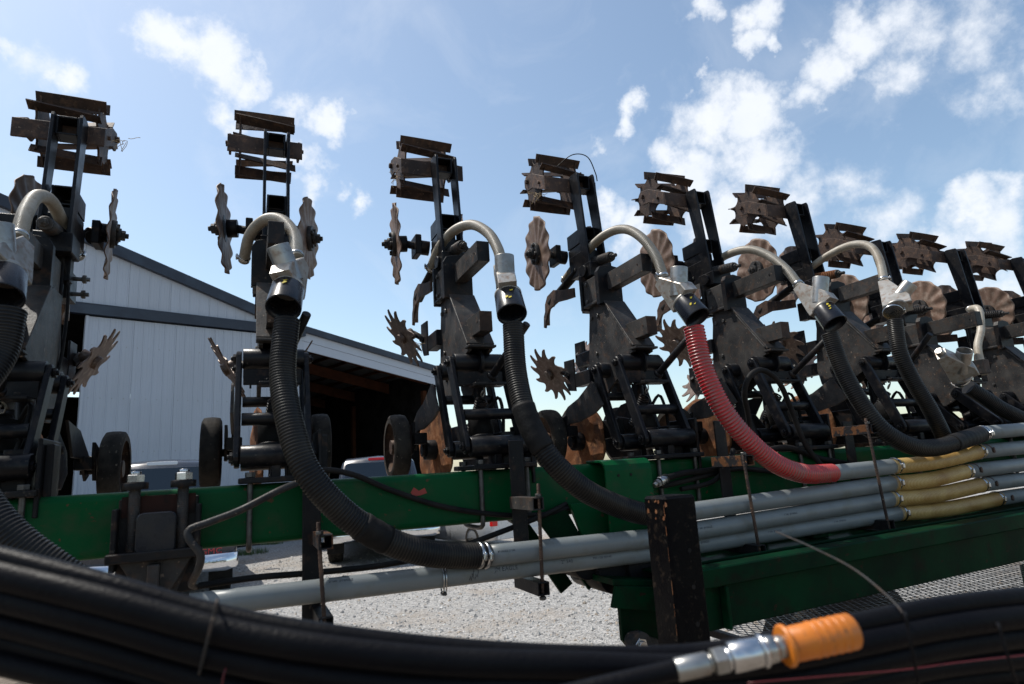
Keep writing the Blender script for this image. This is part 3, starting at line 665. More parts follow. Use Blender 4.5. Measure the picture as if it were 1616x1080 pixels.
# clamp-on mount with the two big bolts
cm = thing("mount_clamp", "black cast mount bolted round the green bar by two big bolts", "clamp", (.46,-.6,1.2)); O3 = (.46,-.6,1.2)
mb = MB(); mb.box((.463,-.575,1.345),(.205,.022,.27)); mb.build("backing_plate", M['black'], cm, O3)
mb = MB(); mb.box((.463,-.5885,1.458),(.190,.004,.058)); mb.build("primer_patch", M['primer'], cm, O3)
mb = MB(); mb.prism(rrect(.100,.115,.018,cx=.463,cz=1.383), (0,-.61,0), X, Zv, .03, ch=.003); mb.build("face_plate", M['sleeve'], cm, O3)
mb = MB(); mb.box((.463,-.625,1.323),(.235,.07,.026)); mb.build("shelf", M['black'], cm, O3)
mb = MB(); mb.prism([(.375,1.308),(.555,1.308),(.49,1.20),(.44,1.20)], (0,-.605,0), X, Zv, .02); mb.box((.463,-.635,1.25),(.03,.05,.10)); mb.prism([(.375,1.308),(.555,1.308),(.50,1.17),(.43,1.17)], (0,-.56,0), X, Zv, .03); mb.build("gusset", M['black_dusty'], cm, O3)
for sx in (-1,1):
    mb = MB(); mb.box((.463+sx*.105,-.60,1.37),(.014,.06,.17)); mb.build("cheek", M['black'], cm, O3)
    x0 = .463+sx*.062
    mb = MB(); mb.cyl((x0,-.60,1.31),(x0,-.60,1.53),.0145,16)
    for k in range(30): mb.cyl((x0,-.60,1.33+k*.006),(x0,-.60,1.333+k*.006),.0158,12)
    bo = mb.build("bolt", M['black_dusty'], cm, O3)
    mb = MB(); mb.cyl((x0,-.60,1.506),(x0,-.60,1.526),.034,20); mb.build("washer", M['black'], bo, O3)
    mb = MB(); mb.hexnut((x0,-.60,1.526),(0,0,1),.024,.022); mb.cyl((x0,-.60,1.545),(x0,-.60,1.558),.0145,16); mb.build("nut", M['zinc'], bo, O3)

# ------------------------------------------------------------------ row units
def disc_wavy(c_, axis, r, waves, amp, th, seg=None, phase=0.):
    axis = Vector(axis).normalized(); x = axis.orthogonal().normalized(); y = axis.cross(x); c_ = Vector(c_)
    seg = waves*8; rings = [.045, .075, .11, .14, .165, .185, r]; mb = MB()
    vs = []
    for side in (-1, 1):
        for rr in rings:
            for k in range(seg):
                t = 2*math.pi*k/seg; A = amp*max(0, (rr-.08)/(r-.08))**.8
                ph = waves*t + phase + 5*(rr-.1)
                rj = rr*(1+(.010*math.sin(3*t+phase)+.008*math.cos(waves*t+.6) if rr == r else 0))
                vs.append(c_ + x*math.cos(t)*rj + y*math.sin(t)*rj + axis*(A*math.sin(ph) + side*th/2))
    nr = len(rings); o2 = nr*seg; fs = []
    for i in range(nr-1):
        for k in range(seg):
            j = (k+1) % seg
            fs.append((i*seg+k, (i+1)*seg+k, (i+1)*seg+j, i*seg+j)); fs.append((o2+i*seg+k, o2+i*seg+j, o2+(i+1)*seg+j, o2+(i+1)*seg+k))
    for k in range(seg):
        j = (k+1) % seg; a = (nr-1)*seg; fs.append((a+k, o2+a+k, o2+a+j, a+j))
    mb.add(vs, fs, 0, True); return mb
def hub_on_disc(c_, axis, outward, r=.06):
    """plate, hub cap, nuts on the outward side of a disc"""
    axis = Vector(axis).normalized()*outward; c_ = Vector(c_); x = axis.orthogonal().normalized(); y = axis.cross(x)
    mb = MB(); mb.cyl(c_-axis*.012, c_+axis*.012, r, 28); mb.cyl(c_+axis*.012, c_+axis*.03, .030, 20); mb.hexnut(c_+axis*.03, axis, .022, .016); mb.cyl(c_+axis*.045, c_+axis*.058, .011, 10)
    for k in range(4):
        t = k*math.pi/2+.5; q = c_ + x*math.cos(t)*r*.74 + y*math.sin(t)*r*.74; mb.hexnut(q+axis*.010, axis, .011, .012)
    return mb
def finger_disc(c_, axis, r=.155, teeth=12, th=.006, ph=0.):
    pts = []
    for k in range(teeth):
        t0 = 2*math.pi*k/teeth + ph; dt = 2*math.pi/teeth
        for f, rr in ((0,.70),(.10,.78),(.22,.90),(.36,.985),(.46,1.0),(.50,.97),(.50,.90),(.52,.82),(.60,.72),(.74,.665),(.88,.66)):
            pts.append((r*rr*math.cos(t0+f*dt+.18*rr), r*rr*math.sin(t0+f*dt+.18*rr)))
    axis = Vector(axis).normalized(); e1 = axis.orthogonal().normalized(); e2 = axis.cross(e1)
    mb = MB(); mb.prism(pts, Vector(c_)-axis*th/2, e1, e2, th, ch=.0008); return mb
def coil(a, b, r, wr, turns, seg=6, per=12):
    a = Vector(a); b = Vector(b); d = b-a; ln = d.length; d.normalize(); x = d.orthogonal().normalized(); y = d.cross(x)
    P = [a + d*ln*i/(turns*per) + x*math.cos(2*math.pi*i/per)*r + y*math.sin(2*math.pi*i/per)*r for i in range(turns*per+1)]
    return MB().tube(P, wr, seg)
def make_unit(spring_m, bar_m, Lf, Rf, seed):
    """builds one row unit at the frame origin; returns (root, list of parts that ride on the linkage)"""
    rg = random.Random(seed); OO = (0,-.45,1.505); ups = []
    root = empty("row_unit", (0,0,0), AZ)
    def P_(name, mb, m_, parent=None, upper=True):
        ob = mb.build(name, m_, parent or root, OO)
        if upper and parent is None: ups.append(ob)
        return ob
    # roller carried at the top
    dc = Vector((-.018,.243,3.065)); a_ph = rg.uniform(0, .6)
    mb = MB(); mb.cyl(dc+X*-.150, dc+X*.152, .014, 12); rol = P_("roller", mb, M['rust'])
    for sx in (-1,1):
        pts = []; N9 = 9
        for k in range(N9):
            t0 = 2*math.pi*k/N9 + a_ph + sx*.10
            for dt, rr in ((-.34,.106),(-.24,.107),(-.15,.113),(-.09,.124),(-.035,.150),(.035,.150),(.09,.124),(.15,.113),(.24,.107)):
                pts.append((rr*math.cos(t0+dt), rr*math.sin(t0+dt)))
        mb = MB(); mb.prism(pts, dc+X*(sx*.106-.004), Y, Zv, .008, ch=.001); P_("end_plate", mb, M['rust'], rol)
    for k in range(9):
        mb = MB(); vs = []; ns = 5; u0 = rg.uniform(-.006,.006); l_ = .133+rg.uniform(-.01,.004); bend = rg.uniform(-.03,.03)
        for i in range(ns+1):
            f = -1+2*i/ns; t = 2*math.pi*k/9 + a_ph + f*.13 + bend
            er = Vector((0, math.cos(t), math.sin(t))); et = Vector((0, -math.sin(t), math.cos(t))); c_ = dc + X*(f*l_+u0)
            for rr, tt in ((.110,-.003),(.157,-.003),(.157,.003),(.110,.003)): vs.append(c_+er*rr+et*(tt+.004))
        fs = [(i*4+q, i*4+(q+1)%4, i*4+4+(q+1)%4, i*4+4+q) for i in range(ns) for q in range(4)] + [(3,2,1,0), (ns*4,ns*4+1,ns*4+2,ns*4+3)]
        mb.add(vs, fs); P_("blade", mb, M['rust'], rol)
    # roller fork: cross plate and two side plates
    mb = MB(); mb.prism([(-.172,2.925),(.138,2.925),(.138,3.003),(-.172,3.003)], (0,.045,0), X, Zv, .012)
    for sx in (-1,1):
        mb.prism([(.036,2.925),(.036,3.003),(.18,3.085),(.26,3.105),(.285,3.085),(.285,3.045),(.255,3.015),(.19,3.005)], (-.017+sx*.150-.005,0,0), Y, Zv, .010)
        mb.hexnut((-.017+sx*.155,.243,3.065), (sx,0,0), .014, .014); mb.hexnut((-.017+sx*.155,.10,2.995), (sx,0,0), .009, .010)
    P_("roller_fork", mb, M['rust'])
    mb = MB(); mb.sqtube((0.025,-.03,2.962),(0.025,.044,2.962), .078,.078,.008); mb.box((.025,.036,2.962),(.060,.004,.060)); mb.hexnut((.025,.02,3.002),(0,0,1),.010,.014); P_("upper_crosstube", mb, M['link'])
    mb = MB(); mb.sqtube((0.03,-.03,2.672),(0.03,.14,2.672), .078,.078,.008); mb.box((.03,.06,2.585),(.075,.16,.09)); mb.box((.03,.10,2.672),(.06,.004,.06)); P_("lower_crosstube", mb, M['link'])
    for sx in (-1,1):
        mb = MB(); u0 = .027+sx*.047
        mb.prism([(-.105,2.47),(-.045,2.47),(.035,2.97),(.035,3.005),(.015,3.012),(-.045,3.005),(-.052,2.99),(-.09,2.60)], (u0-.006,0,0), Y, Zv, .012); P_("lift_arm", mb, M['link'])
    mb = MB(); mb.box((.03,-.06,2.455),(.125,.12,.075)); mb.box((.03,.03,2.52),(.10,.16,.12)); mb.cyl((-.035,-.06,2.455),(-.045,-.06,2.455),.03,18); P_("pivot_collar", mb, M['link'])
    # coulter pair
    for sx, c_, ax, cph in ((-1, Vector((-.178+(.07 if seed == 1 else 0),.175,2.618)), Vector((1,-.12,.05)), 0.), (1, Vector((.185-(.045 if seed == 1 else 0),.26,2.635)), Vector((1,(.14 if seed == 1 else -.30),-.05)), 1.)):
        ax.normalize()
        dsk = P_("coulter_disc", disc_wavy(c_, ax, (.198 if sx < 0 else .194), 13, .0058, .004, phase=cph+seed), M['coulter'])
        P_("hub_plate", hub_on_disc(c_+ax*sx*.008, ax, sx), M['black_dusty'], dsk)
        mb = MB(); i0 = Vector((.03+sx*.045, c_.y*.6+.05, 2.60)); mb.cyl(i0, c_-ax*sx*.045, .019, 14); mb.cyl(c_-ax*sx*.055, c_-ax*sx*.010, .040, 18)
        mb.cyl(i0, i0+(c_-i0)*.42, .036, 18); mb.box(i0+(c_-i0)*.38, (.03,.095,.10)); P_("axle", mb, M['black'])
    # down-pressure spring
    sp = P_("spring", coil((.03,-.02,2.515),(.03,-.215,2.485), .0225, .0046, 16), spring_m)
    mb = MB(); mb.cyl((.03,.0,2.518),(.03,-.262,2.478),.0095,10); mb.cyl((.03,-.212,2.4855),(.03,-.222,2.484),.024,16); mb.hexnut((.03,-.222,2.484),(0,-1,-.15),.016,.014); P_("spring_rod", mb, M['black_dusty'], sp)
    # head: sleeve, plates
    mb = MB(); mb.box((.0,-.135,2.325),(.105,.13,.135)); mb.box((-.0,-.14,2.262),(.118,.15,.014)); P_("head_sleeve", mb, M['black_dusty'])
    mb = MB(); mb.prism([(-.065,2.24),(.065,2.24),(.065,2.40),(.05,2.425),(.0,2.435),(-.05,2.425),(-.065,2.40)], (0,-.205,0), X, Zv, .03); P_("head_plate", mb, M['black'])
    mb = MB(); mb.box((.0,-.045,2.34),(.115,.022,.18)); mb.box((.03,-.02,2.39),(.09,.05,.12)); mb.box((.045,.045,2.33),(.05,.10,.11)); P_("rear_plate", mb, M['black'])
    for zz in (2.30, 2.36):
        mb = MB(); mb.hexnut((.10,.03,zz),(1,0,0),.016,.014); mb.cyl((.05,.03,zz),(.125,.03,zz),.008,10); P_("bolt", mb, M['bolt'])
    mb = MB(); mb.sqtube((.012,-.235,2.350),(.012,-.525,2.352), .052,.082,.006); b1 = P_("tool_bar_stub", mb, bar_m)
    mb = MB(); mb.box((.012,-.524,2.351),(.0505,.004,.0805)); mb.cyl((-.0142,-.49,2.352),(-.0160,-.49,2.352),.0045,10,ch=.0003); P_("end_cap", mb, M['black'], b1)
    mb = MB(); mb.sqtube((.012,-.34,2.072),(.012,-.515,2.072), .052,.080,.006); b2 = P_("tool_bar_stub", mb, M['black_dusty'])
    mb = MB(); mb.box((.012,-.514,2.072),(.0505,.004,.0785)); mb.cyl((-.0142,-.485,2.075),(-.0160,-.485,2.075),.0045,10,ch=.0003); P_("end_cap", mb, M['rust'], b2)
    # tower
    pts = [(-.085,2.262),(-.195,2.262),(-.235,2.235),(-.425,2.000),(-.430,1.972),(-.36,1.958),(-.335,1.90),(-.21,1.84),(-.16,1.80),(-.10,1.80),(-.045,1.865),(-.03,1.95),(-.055,2.12)]
    mb = MB(); mb.prism(pts, (-.036,0,0), Y, Zv, .014); mb.prism(pts, (.052,0,0), Y, Zv, .014); tw = P_("tower", mb, M['black_dusty'])
    mb = MB(); d_ = Vector((0,-.425+.235,2.0-2.235)); rot = rotx(math.atan2(d_.z, d_.y)); mb.box((.012,-.337,2.124),(.115,d_.length+.03,.010), rot); mb.box((.012,-.44,1.985),(.115,.05,.010)); P_("flange", mb, M['black_dusty'], tw)
    mb = MB(); mb.box((.015,-.068,2.06),(.088,.010,.36)); P_("web", mb, M['black'], tw)
    for (nn_, zz) in ((-.10,2.20),(-.16,2.20),(-.12,2.02),(-.13,1.90)):
        mb = MB(); mb.hexnut((-.036,nn_,zz), (-1,0,0), .010, .008); P_("bolt_head", mb, M['bolt'], tw)
    for zz in (2.285, 2.37):
        mb = MB(); mb.hexnut((-.0525,-.10,zz), (-1,0,0), .009, .008); P_("bolt_head", mb, M['bolt'])
    # weld beads along the tower flange and head
    mb = MB(); P_w = [Vector((-.038,-.235,2.235)).lerp(Vector((-.038,-.425,2.0)), k/20)+Vector((rg.uniform(-.0008,.0008),0,0)) for k in range(21)]
    mb.tube(P_w, lambda i: .0032+.0012*(i%2), 6); P_("weld_bead", mb, M['bolt'], tw)
    # thin harness tied along the tower
    mb = MB(); mb.tube(catmull([(.05,-.06,2.42),(.07,-.03,2.30),(.075,-.05,2.12),(.07,-.08,1.98),(.06,-.20,1.84),(.06,-.33,1.70),(.05,-.40,1.56)], .02), .006, 8); P_("harness", mb, M['rubber'])
    # shield arm down to the wheels
    mb = MB(); mb.prism([(-.275,1.755),(-.205,1.865),(-.19,1.875),(-.05,1.812),(.06,1.785),(.15,1.735),(.165,1.66),(.12,1.615),(.06,1.70),(-.04,1.70),(-.20,1.727)], (-.125,0,0), Y, Zv, .010)
    P_("shield_plate", mb, M['black_dusty'])
    mb = MB(); mb.prism([(-.20,1.80),(-.02,1.78),(.14,1.70),(.17,1.62),(.12,1.60),(.04,1.68),(-.10,1.68)], (.13,0,0), Y, Zv, .010); P_("shield_plate", mb, M['black'])
    # opener disc (rusty, rippled)
    P_("opener_disc", disc_wavy((-.03,.125,1.615), (1,.10,0), .205, 9, .0035, .005, phase=seed*.7), M['orange_rust'])
    mb = MB(); mb.cyl((-.08,.12,1.615),(.05,.13,1.615),.045,18); mb.cyl((-.095,.12,1.615),(-.08,.12,1.615),.03,14); mb.box((.03,-.03,1.66),(.03,.28,.09)); P_("opener_hub", mb, M['black'])
    # gauge wheels
    for sx, cc in ((-1, Vector((-.20,.145,1.635))), (1, Vector((.225,.155,1.640)))):
        mb = MB(); prof = [(-.036,.108),(-.036,.132),(-.030,.143),(-.012,.146),(.012,.146),(.030,.143),(.036,.132),(.036,.108)]; seg = 40; vs = []
        for a, rr in prof:
            for k in range(seg):
                t = 2*math.pi*k/seg; vs.append((cc.x+a, cc.y+rr*math.cos(t), cc.z+rr*math.sin(t)))
        mb.add(vs, [(i*seg+k, i*seg+(k+1)%seg, (i+1)*seg+(k+1)%seg, (i+1)*seg+k) for i in range(7) for k in range(seg)], 0, True)
        gw = P_("gauge_wheel", mb, M['tyre'])
        mb = MB(); seg = 40
        prof = [(-.037,.130),(-.030,.122),(-.004,.104),(.0,.03),(.004,.03),(.008,.104),(.030,.122),(.037,.130)]; vs = []
        for a, rr in prof:
            for k in range(seg):
                t = 2*math.pi*k/seg; vs.append((cc.x+a, cc.y+rr*math.cos(t), cc.z+rr*math.sin(t)))
        mb.add(vs, [(i*seg+k, i*seg+(k+1)%seg, (i+1)*seg+(k+1)%seg, (i+1)*seg+k) for i in range(7) for k in range(seg)], 0, True)
        mb.cyl(cc-X*.03, cc+X*.03, .032, 18); P_("rim", mb, M['rust'], gw)
        mb = MB(); mb.cyl(cc-X*sx*.03, (sx*.115, cc.y-.02, cc.z), .016, 12); mb.prism([(cc.y-.06,1.60),(cc.y+.03,1.60),(cc.y+.03,1.685),(cc.y-.02,1.72),(cc.y-.10,1.74),(cc.y-.10,1.69)], (cc.x-sx*.055-.006,0,0), Y, Zv, .012)
        mb.box((cc.x-sx*.085, cc.y-.07, 1.665), (.06,.06,.05)); P_("wheel_arm", mb, M['black'])
    # finger wheels with their brackets
    for sx, (c_, sc_f) in ((-1, Lf), (1, Rf)):
        c_ = Vector(c_); ax = Vector((.80, -.25*sx, .52*sx*1.0)) if sx < 0 else Vector((.80, .22, -.50))
        ax = Vector((.86, .04, .50)) if sx < 0 else Vector((.86, .02, -.50)); ax.normalize()
        fd = P_("finger_wheel", finger_disc(c_, ax, .155*sc_f, ph=rg.uniform(0,.5)), M['finger'])
        mb = MB(); inn = -sx
        q = c_+ax*(.055*inn)
        mb.cyl(c_+ax*(-.02*inn), q, .028, 18); mb.cyl(c_-ax*(.014*inn), c_-ax*(.022*inn), .016, 12); P_("hub", mb, M['finger'], fd)
        e = Vector((sx*.055, c_.y-.03, c_.z-.01)); mb = MB(); mb.cyl(q, e, .014, 12); mb.hexnut(e, q-e, .02, .02); P_("stub_axle", mb, M['black_dusty'])
        mb = MB()
        mb.prism([(c_.y-.10,c_.z+.065),(c_.y+.005,c_.z+.07),(c_.y+.01,c_.z-.04),(c_.y-.03,c_.z-.09),(c_.y-.10,c_.z-.10)], (sx*.058-.004,0,0), Y, Zv, .008)
        mb.box((sx*.035,(c_.y-.10-.06)/2,c_.z-.045),(.05,abs(c_.y-.10+.06)+.02,.07)); P_("finger_bracket", mb, M['black'])
    # knife tube and shoe behind
    pth = catmull([(.0,.05,2.50),(-.01,.20,2.455),(-.02,.30,2.42),(-.03,.36,2.385)], .02); kt = P_("knife_tube", MB().tube(pth, .024, 14), M['rubber'])
    mb = MB(); mb.prism([(.05,2.40),(.16,2.42),(.28,2.455),(.36,2.44),(.395,2.40),(.40,2.36),(.42,2.335),(.43,2.275),(.412,2.268),(.385,2.325),(.35,2.36),(.24,2.375),(.14,2.36),(.05,2.35)], (-.045,0,0), Y, Zv, .012); P_("knife_shoe", mb, M['rust'])
    mb = MB(); mb.tube(catmull([(-.03,.36,2.39),(-.03,.395,2.345),(-.03,.405,2.28)],.015), .013, 10); P_("knife_outlet", mb, M['finger'])
    # pivot bushings riding with the tower
    for (n0, z0) in ((-.20,1.925),(-.385,1.93)):
        mb = MB(); mb.cyl((-.085,n0,z0),(.115,n0,z0),.037,22); mb.cyl((.012,n0,z0),(.024,n0,z0),.060,26); P_("pivot_tube", mb, M['link'])
    # fixed part on the bar
    mb = MB(); mb.box((.035,-.4625,1.5125),(.25,.235,.018)); P_("base_plate", mb, M['black'], upper=False)
    mb = MB(); mb.box((.085,-.44,1.575),(.06,.12,.13)); mb.box((.155,-.455,1.555),(.012,.20,.22)); mb.box((.172,-.50,1.57),(.022,.055,.16)); P_("mount_block", mb, M['black'], upper=False)
    for (n0, z0) in ((-.335,1.583),(-.535,1.588)):
        mb = MB(); mb.cyl((-.085,n0,z0),(.135,n0,z0),.036,22); mb.box((.02,n0+.02,1.545),(.03,.07,.05)); P_("pivot_tube", mb, M['link'], upper=False)
    for uu in (-.055, .125):
        mb = MB(); mb.tube(catmull([(uu,-.36,1.52),(uu,-.352,1.33),(uu,-.36,1.305),(uu,-.45,1.300),(uu,-.54,1.305),(uu,-.556,1.33),(uu,-.557,1.40),(uu,-.557,1.545)],.02), .0085, 10)
        ub = P_("u_bolt", mb, M['bolt'], upper=False)
        mb = MB(); mb.hexnut((uu,-.557,1.5225),(0,0,1),.016,.016); P_("nut", mb, M['bolt'], ub, upper=False)
        mb = MB(); mb.hexnut((uu,-.36,1.5225),(0,0,1),.016,.016); P_("nut", mb, M['bolt'], ub, upper=False)
    return root, ups
def add_links(root, dn, dz):
    OO = (0,-.45,1.505)
    for sx, u0 in ((-1,-.098),(1,.122)):
        for (a, b) in (((-.335,1.583),(-.20+dn,1.925+dz)),((-.535,1.588),(-.385+dn,1.93+dz))):
            mb = MB(); mb.prism(stadium(a, b, .0265), (u0-.009,0,0), Y, Zv, .018, ch=.003)
            for q in (a, b): mb.hexnut((u0+sx*.009,q[0],q[1]), (sx,0,0), .016, .010); mb.cyl((u0+sx*.018,q[0],q[1]),(u0+sx*.026,q[0],q[1]),.008,10)
            mb.build("link_arm", M['link'], root, OO)
    f = lambda t: (-.535+(.15+dn)*t, 1.588+(.342+dz)*t)
    n0, z0 = f(.36); mb = MB(); mb.cyl((-.085,n0,z0),(.11,n0,z0),.021,16); mb.build("cross_tube", M['link'], root, OO)
    n0, z0 = f(.80); mb = MB(); mb.box((.012,n0,z0),(.19,.012,.055)); mb.box((.03,n0-.035,z0-.03),(.13,.075,.012)); mb.hexnut((-.01,n0-.03,z0-.02),(0,0,1),.010,.01); mb.hexnut((.06,n0-.03,z0-.02),(0,0,1),.010,.01); mb.build("step_plate", M['black'], root, OO)
    g = lambda t: (-.335+(.135+dn)*t, 1.583+(.342+dz)*t)
    n1, z1 = g(.62); mb = MB(); mb.cyl((-.085,n1,z1),(.11,n1,z1),.019,16); mb.build("cross_tube", M['link'], root, OO)
    for sx in (1,):
        mb = MB(); mb.prism([(-.33,1.523),(.02,1.523),(.09,1.58),(.06,1.66),(-.06,1.72),(-.17,1.70),(-.24,1.62),(-.31,1.60)], (.02+sx*.062-.005,0,0), Y, Zv, .010); mb.build("side_frame", M['black'], root, OO)
        mb = MB(); mb.hexnut((.02+sx*.067,-.04,1.66),(sx,0,0),.015,.012); mb.build("bolt_head", M['bolt'], root, OO)
    mb = MB(); mb.cyl((.012,-.40,1.63),(.012,-.375,1.73),.046,22); mb.build("air_bag", M['rubber'], root, OO)
    mb = MB(); mb.cyl((.012,-.403,1.615),(.012,-.400,1.628),.050,22); mb.build("air_bag_plate", M['black'], root, OO)
    mb = MB(); mb.tube(catmull([(.05,-.38,1.72),(.085,-.41,1.78),(.09,-.44,1.72),(.075,-.47,1.63),(.06,-.50,1.54)],.015), .007, 8); mb.build("air_line", M['rubber'], root, OO)
    # helper spring and its hook between the links
    n2, z2 = f(.70); n3, z3 = g(.12)
    sp_ = coil((.02,n2+.03,z2-.05),(.0,n3,z3+.03), .021, .0045, 15).build("helper_spring", M['black'], root, OO)
    mb = MB(); mb.tube(catmull([(.02,n2,z2-.005),(.028,n2+.012,z2-.02),(.02,n2+.02,z2-.04),(.012,n2+.012,z2-.028),(.02,n2+.004,z2-.012)],.006), .003, 6); mb.build("hook", M['steel'], sp_, OO)
    mb = MB(); mb.cyl((.05,-.30,1.60),(.045,n2+.12,z2+.02),.026,14); mb.cyl((.045,n2+.12,z2+.02),(.04,n2+.15,z2+.06),.013,12); mb.build("cylinder", M['black'], root, OO)

UNIT = [  # dn, dz, left finger wheel (n,z), right finger wheel, spring, label
    (0,-.050,(.16,2.02),(.20,2.02),'black',"leftmost row unit, its roller seen square on above the ivory hose at left edge"),
    (0,.0,(.18,1.99),(.24,2.00),'black',"second row unit from left, its fork square on before the shed, wavy discs either side"),
    (0,-.008,(.18,2.14),(.26,1.985),'black',"third row unit from left, its gauge wheel and rusty disc before the lean-to"),
    (0,.0,(.18,1.965),(.26,2.08),'black',"fourth row unit from left, just left of the red hose"),
    (0,.0,(.10,2.13),(.28,1.95),'black',"fifth row unit, right of the red hose, with a hose hoop before its links"),
    (0,.01,(.10,2.14),(.24,2.02),'rust',"sixth row unit, with the orange-rusted spring left of the last ivory arch"),
    (.04,-.160,(.16,2.00),(.26,2.00),'black',"seventh row unit, its lowered roller partly behind the last ivory hose arch"),
    (.04,-.160,(.16,2.02),(.26,2.00),'black',"eighth row unit, with lowered roller, second from the right edge"),
    (.04,-.165,(.16,2.00),(.26,2.00),'black',"ninth and rightmost row unit, its lift arm cut by the right edge"),
]
SPR = {'black': M['black_dusty'], 'rust': M['orange_rust']}
protos = {}
for i, (dn, dz, lf, rf, spr, lab) in enumerate(UNIT):
    bar_m = M['black_dusty']
    root, ups = make_unit(SPR[spr], bar_m, (Vector((-.15, lf[0], lf[1]-dz)), 1.0), (Vector((.125, rf[0], rf[1]-dz)), 1.0), i+1)
    for o in ups: o.location = (0, dn, dz)
    add_links(root, dn, dz)
    root.location = F(.762*i, -.45, 1.505)
    tag(root, lab, "row unit", "row units standing folded up along the green bar")

# ------------------------------------------------------------------ hoses
def hose(name, pts, r0, r1, pitch, ribh, mats, label, cat, group=None, sub=4, seg=22, smooth_tail=0.):
    step = pitch/sub; P = catmull(pts, step); n = len(P); o = tuple(pts[-1])
    tail = int(smooth_tail/step)
    def rf(i):
        f = i/max(1, n-1); r = r0+(r1-r0)*f; k = i % sub
        h_ = 0 if i > n-tail else ribh
        if sub == 6: return r + (0, .75, 1, .75, 0, -.25)[k]*h_
        return r + (h_ if k in (1,2) else -h_*.4)
    def mi(i): return 1 if ((i % sub) == 1 or (sub == 6 and (i % sub) in (0,1,2,3) and (i % sub) != 0)) else 0
    return solo(MB().tube(P, rf, seg, mi), name, mats, label, cat, o, group)
def clamp_ring(a, d, r, parent, o, w_=.011, m_='zinc', name="clamp"):
    a = Vector(a); d = Vector(d).normalized(); mb = MB(); mb.cyl(a-d*w_/2, a+d*w_/2, r, 24)
    side = d.cross(Zv).normalized()
    if side.y > 0: side = -side
    rot = d.to_track_quat('X', 'Z').to_matrix(); mb.box(a+side*(r+.004), (w_*1.1,.012,.020), rot); mb.cyl(a+side*(r+.006)+Zv*.014, a+side*(r+.006)-Zv*.012, .0042, 8)
    return mb.build(name, M[m_], parent, o)
BH = "large black hoses dropping from the splitters to the grey pipes"
def black_hose(pts, lab, r0=.036, r1=.037, sleeve=None, ends=True):
    ob = hose("air_hose", pts, r0, r1, .0092, .0014, (M['hose'], M['hose_rib']), lab, "air hose", BH)
    o = tuple(pts[-1])
    if ends:
        e = Vector(pts[-1]); d = e-Vector(pts[-2]); d.normalize()
        for k in (.012, .034): clamp_ring(e-d*k, d, r1+.0035, ob, o)
    if sleeve:    # taped section
        P = catmull(pts, .01); a, b = int(len(P)*sleeve[0]), int(len(P)*sleeve[1])
        MB().tube(P[a:b], lambda i: (r0+r1)/2+.0035+.0006*math.sin(i*1.7), 22).build("tape_wrap", M['rubber'], ob, o)
    return ob
BLACK0 = [(0.107,-0.74,1.99),(0.10,-0.76,1.867),(0.07,-0.85,1.725),(0.10,-0.95,1.599),(0.165,-1.0,1.498),(0.235,-1.02,1.414),(0.325,-1.02,1.333),(0.45,-1.0,1.225)]
BLACK1 = [(0.802,-0.73,1.99),(0.789,-0.76,1.818),(0.808,-0.82,1.662),(0.852,-0.86,1.526),(0.945,-0.86,1.411),(1.063,-0.84,1.326),(1.168,-0.82,1.279),(1.274,-0.79,1.253),(1.404,-0.77,1.237)]
BLACK2 = [(1.556,-0.73,2.0),(1.544,-0.76,1.819),(1.547,-0.82,1.661),(1.595,-0.86,1.533),(1.701,-0.86,1.43),(1.838,-0.82,1.365),(1.98,-0.79,1.319),(2.079,-0.77,1.309)]
RED3 = [(2.351,-0.72,2.015),(2.358,-0.74,1.848),(2.402,-0.77,1.681),(2.488,-0.79,1.554),(2.615,-0.79,1.458),(2.756,-0.79,1.411),(2.943,-0.76,1.404)]
BLACK4 = [(3.100,-0.72,2.01),(3.116,-0.74,1.852),(3.147,-0.78,1.692),(3.208,-0.82,1.564),(3.339,-0.84,1.491),(3.5,-0.84,1.481),(3.711,-0.82,1.507),(3.943,-0.77,1.531)]
BLACK5 = [(3.57,-0.70,2.09),(3.551,-0.71,1.934),(3.591,-0.72,1.794),(3.651,-0.73,1.672),(3.719,-0.72,1.56),(3.843,-0.66,1.46)]
BLACK6 = [(4.145,-0.62,1.772),(4.226,-0.64,1.715),(4.339,-0.66,1.643),(4.60,-0.68,1.55),(4.9,-.72,1.50)]
black_hose(BLACK0, "big black ribbed hose hanging at the left edge over the green bar", .040, .041, ends=False)
black_hose(BLACK1, "big black ribbed hose before the second unit, clamped on a grey pipe end", .0370, .0385, sleeve=(.62,.70))
black_hose(BLACK2, "big black ribbed hose from the third unit curving down behind the black post", .036, .0375, sleeve=(.30,.46))
black_hose(BLACK4, "black ribbed hose right of the red hose, lying smooth end over the yellow hose", .0355, .0365, sleeve=(.72,.97))
black_hose(BLACK5, "black ribbed hose under the bright triangular splitter at right", .0345, .0345, ends=False)
black_hose(BLACK6, "black ribbed hose leading right from the dangling open-cup splitter", .037, .037, ends=False)
rh = hose("air_hose", RED3, .0385, .0345, .0128, .0034, (M['pink'], M['red']), "red spiral-ribbed hose curving down to a grey pipe", "air hose", None, sub=6)
clamp_ring(Vector(RED3[-1])-Vector((.085,-.004,-.002)), (1,.1,0), .037, rh, RED3[-1])
for (zc, ua, ub, lab) in ((0,0,0,None),): pass
WG = "thin ivory hoses arching over the units"
def white_hose(pts, lab, r=.0212, clampend=True):
    ob = hose("seed_hose", pts, r, r*.98, .0068, .0010, (M['white'], M['white_rib']), lab, "hose", WG, seg=18)
    o = tuple(pts[-1])
    if clampend:
        e = Vector(pts[-1]); d = (e-Vector(pts[-2])).normalized(); clamp_ring(e-d*.018, d, r+.003, ob, o)
    e = Vector(pts[0]); d = (Vector(pts[1])-e).normalized(); clamp_ring(e+d*.02, d, r+.003, ob, o)
    return ob
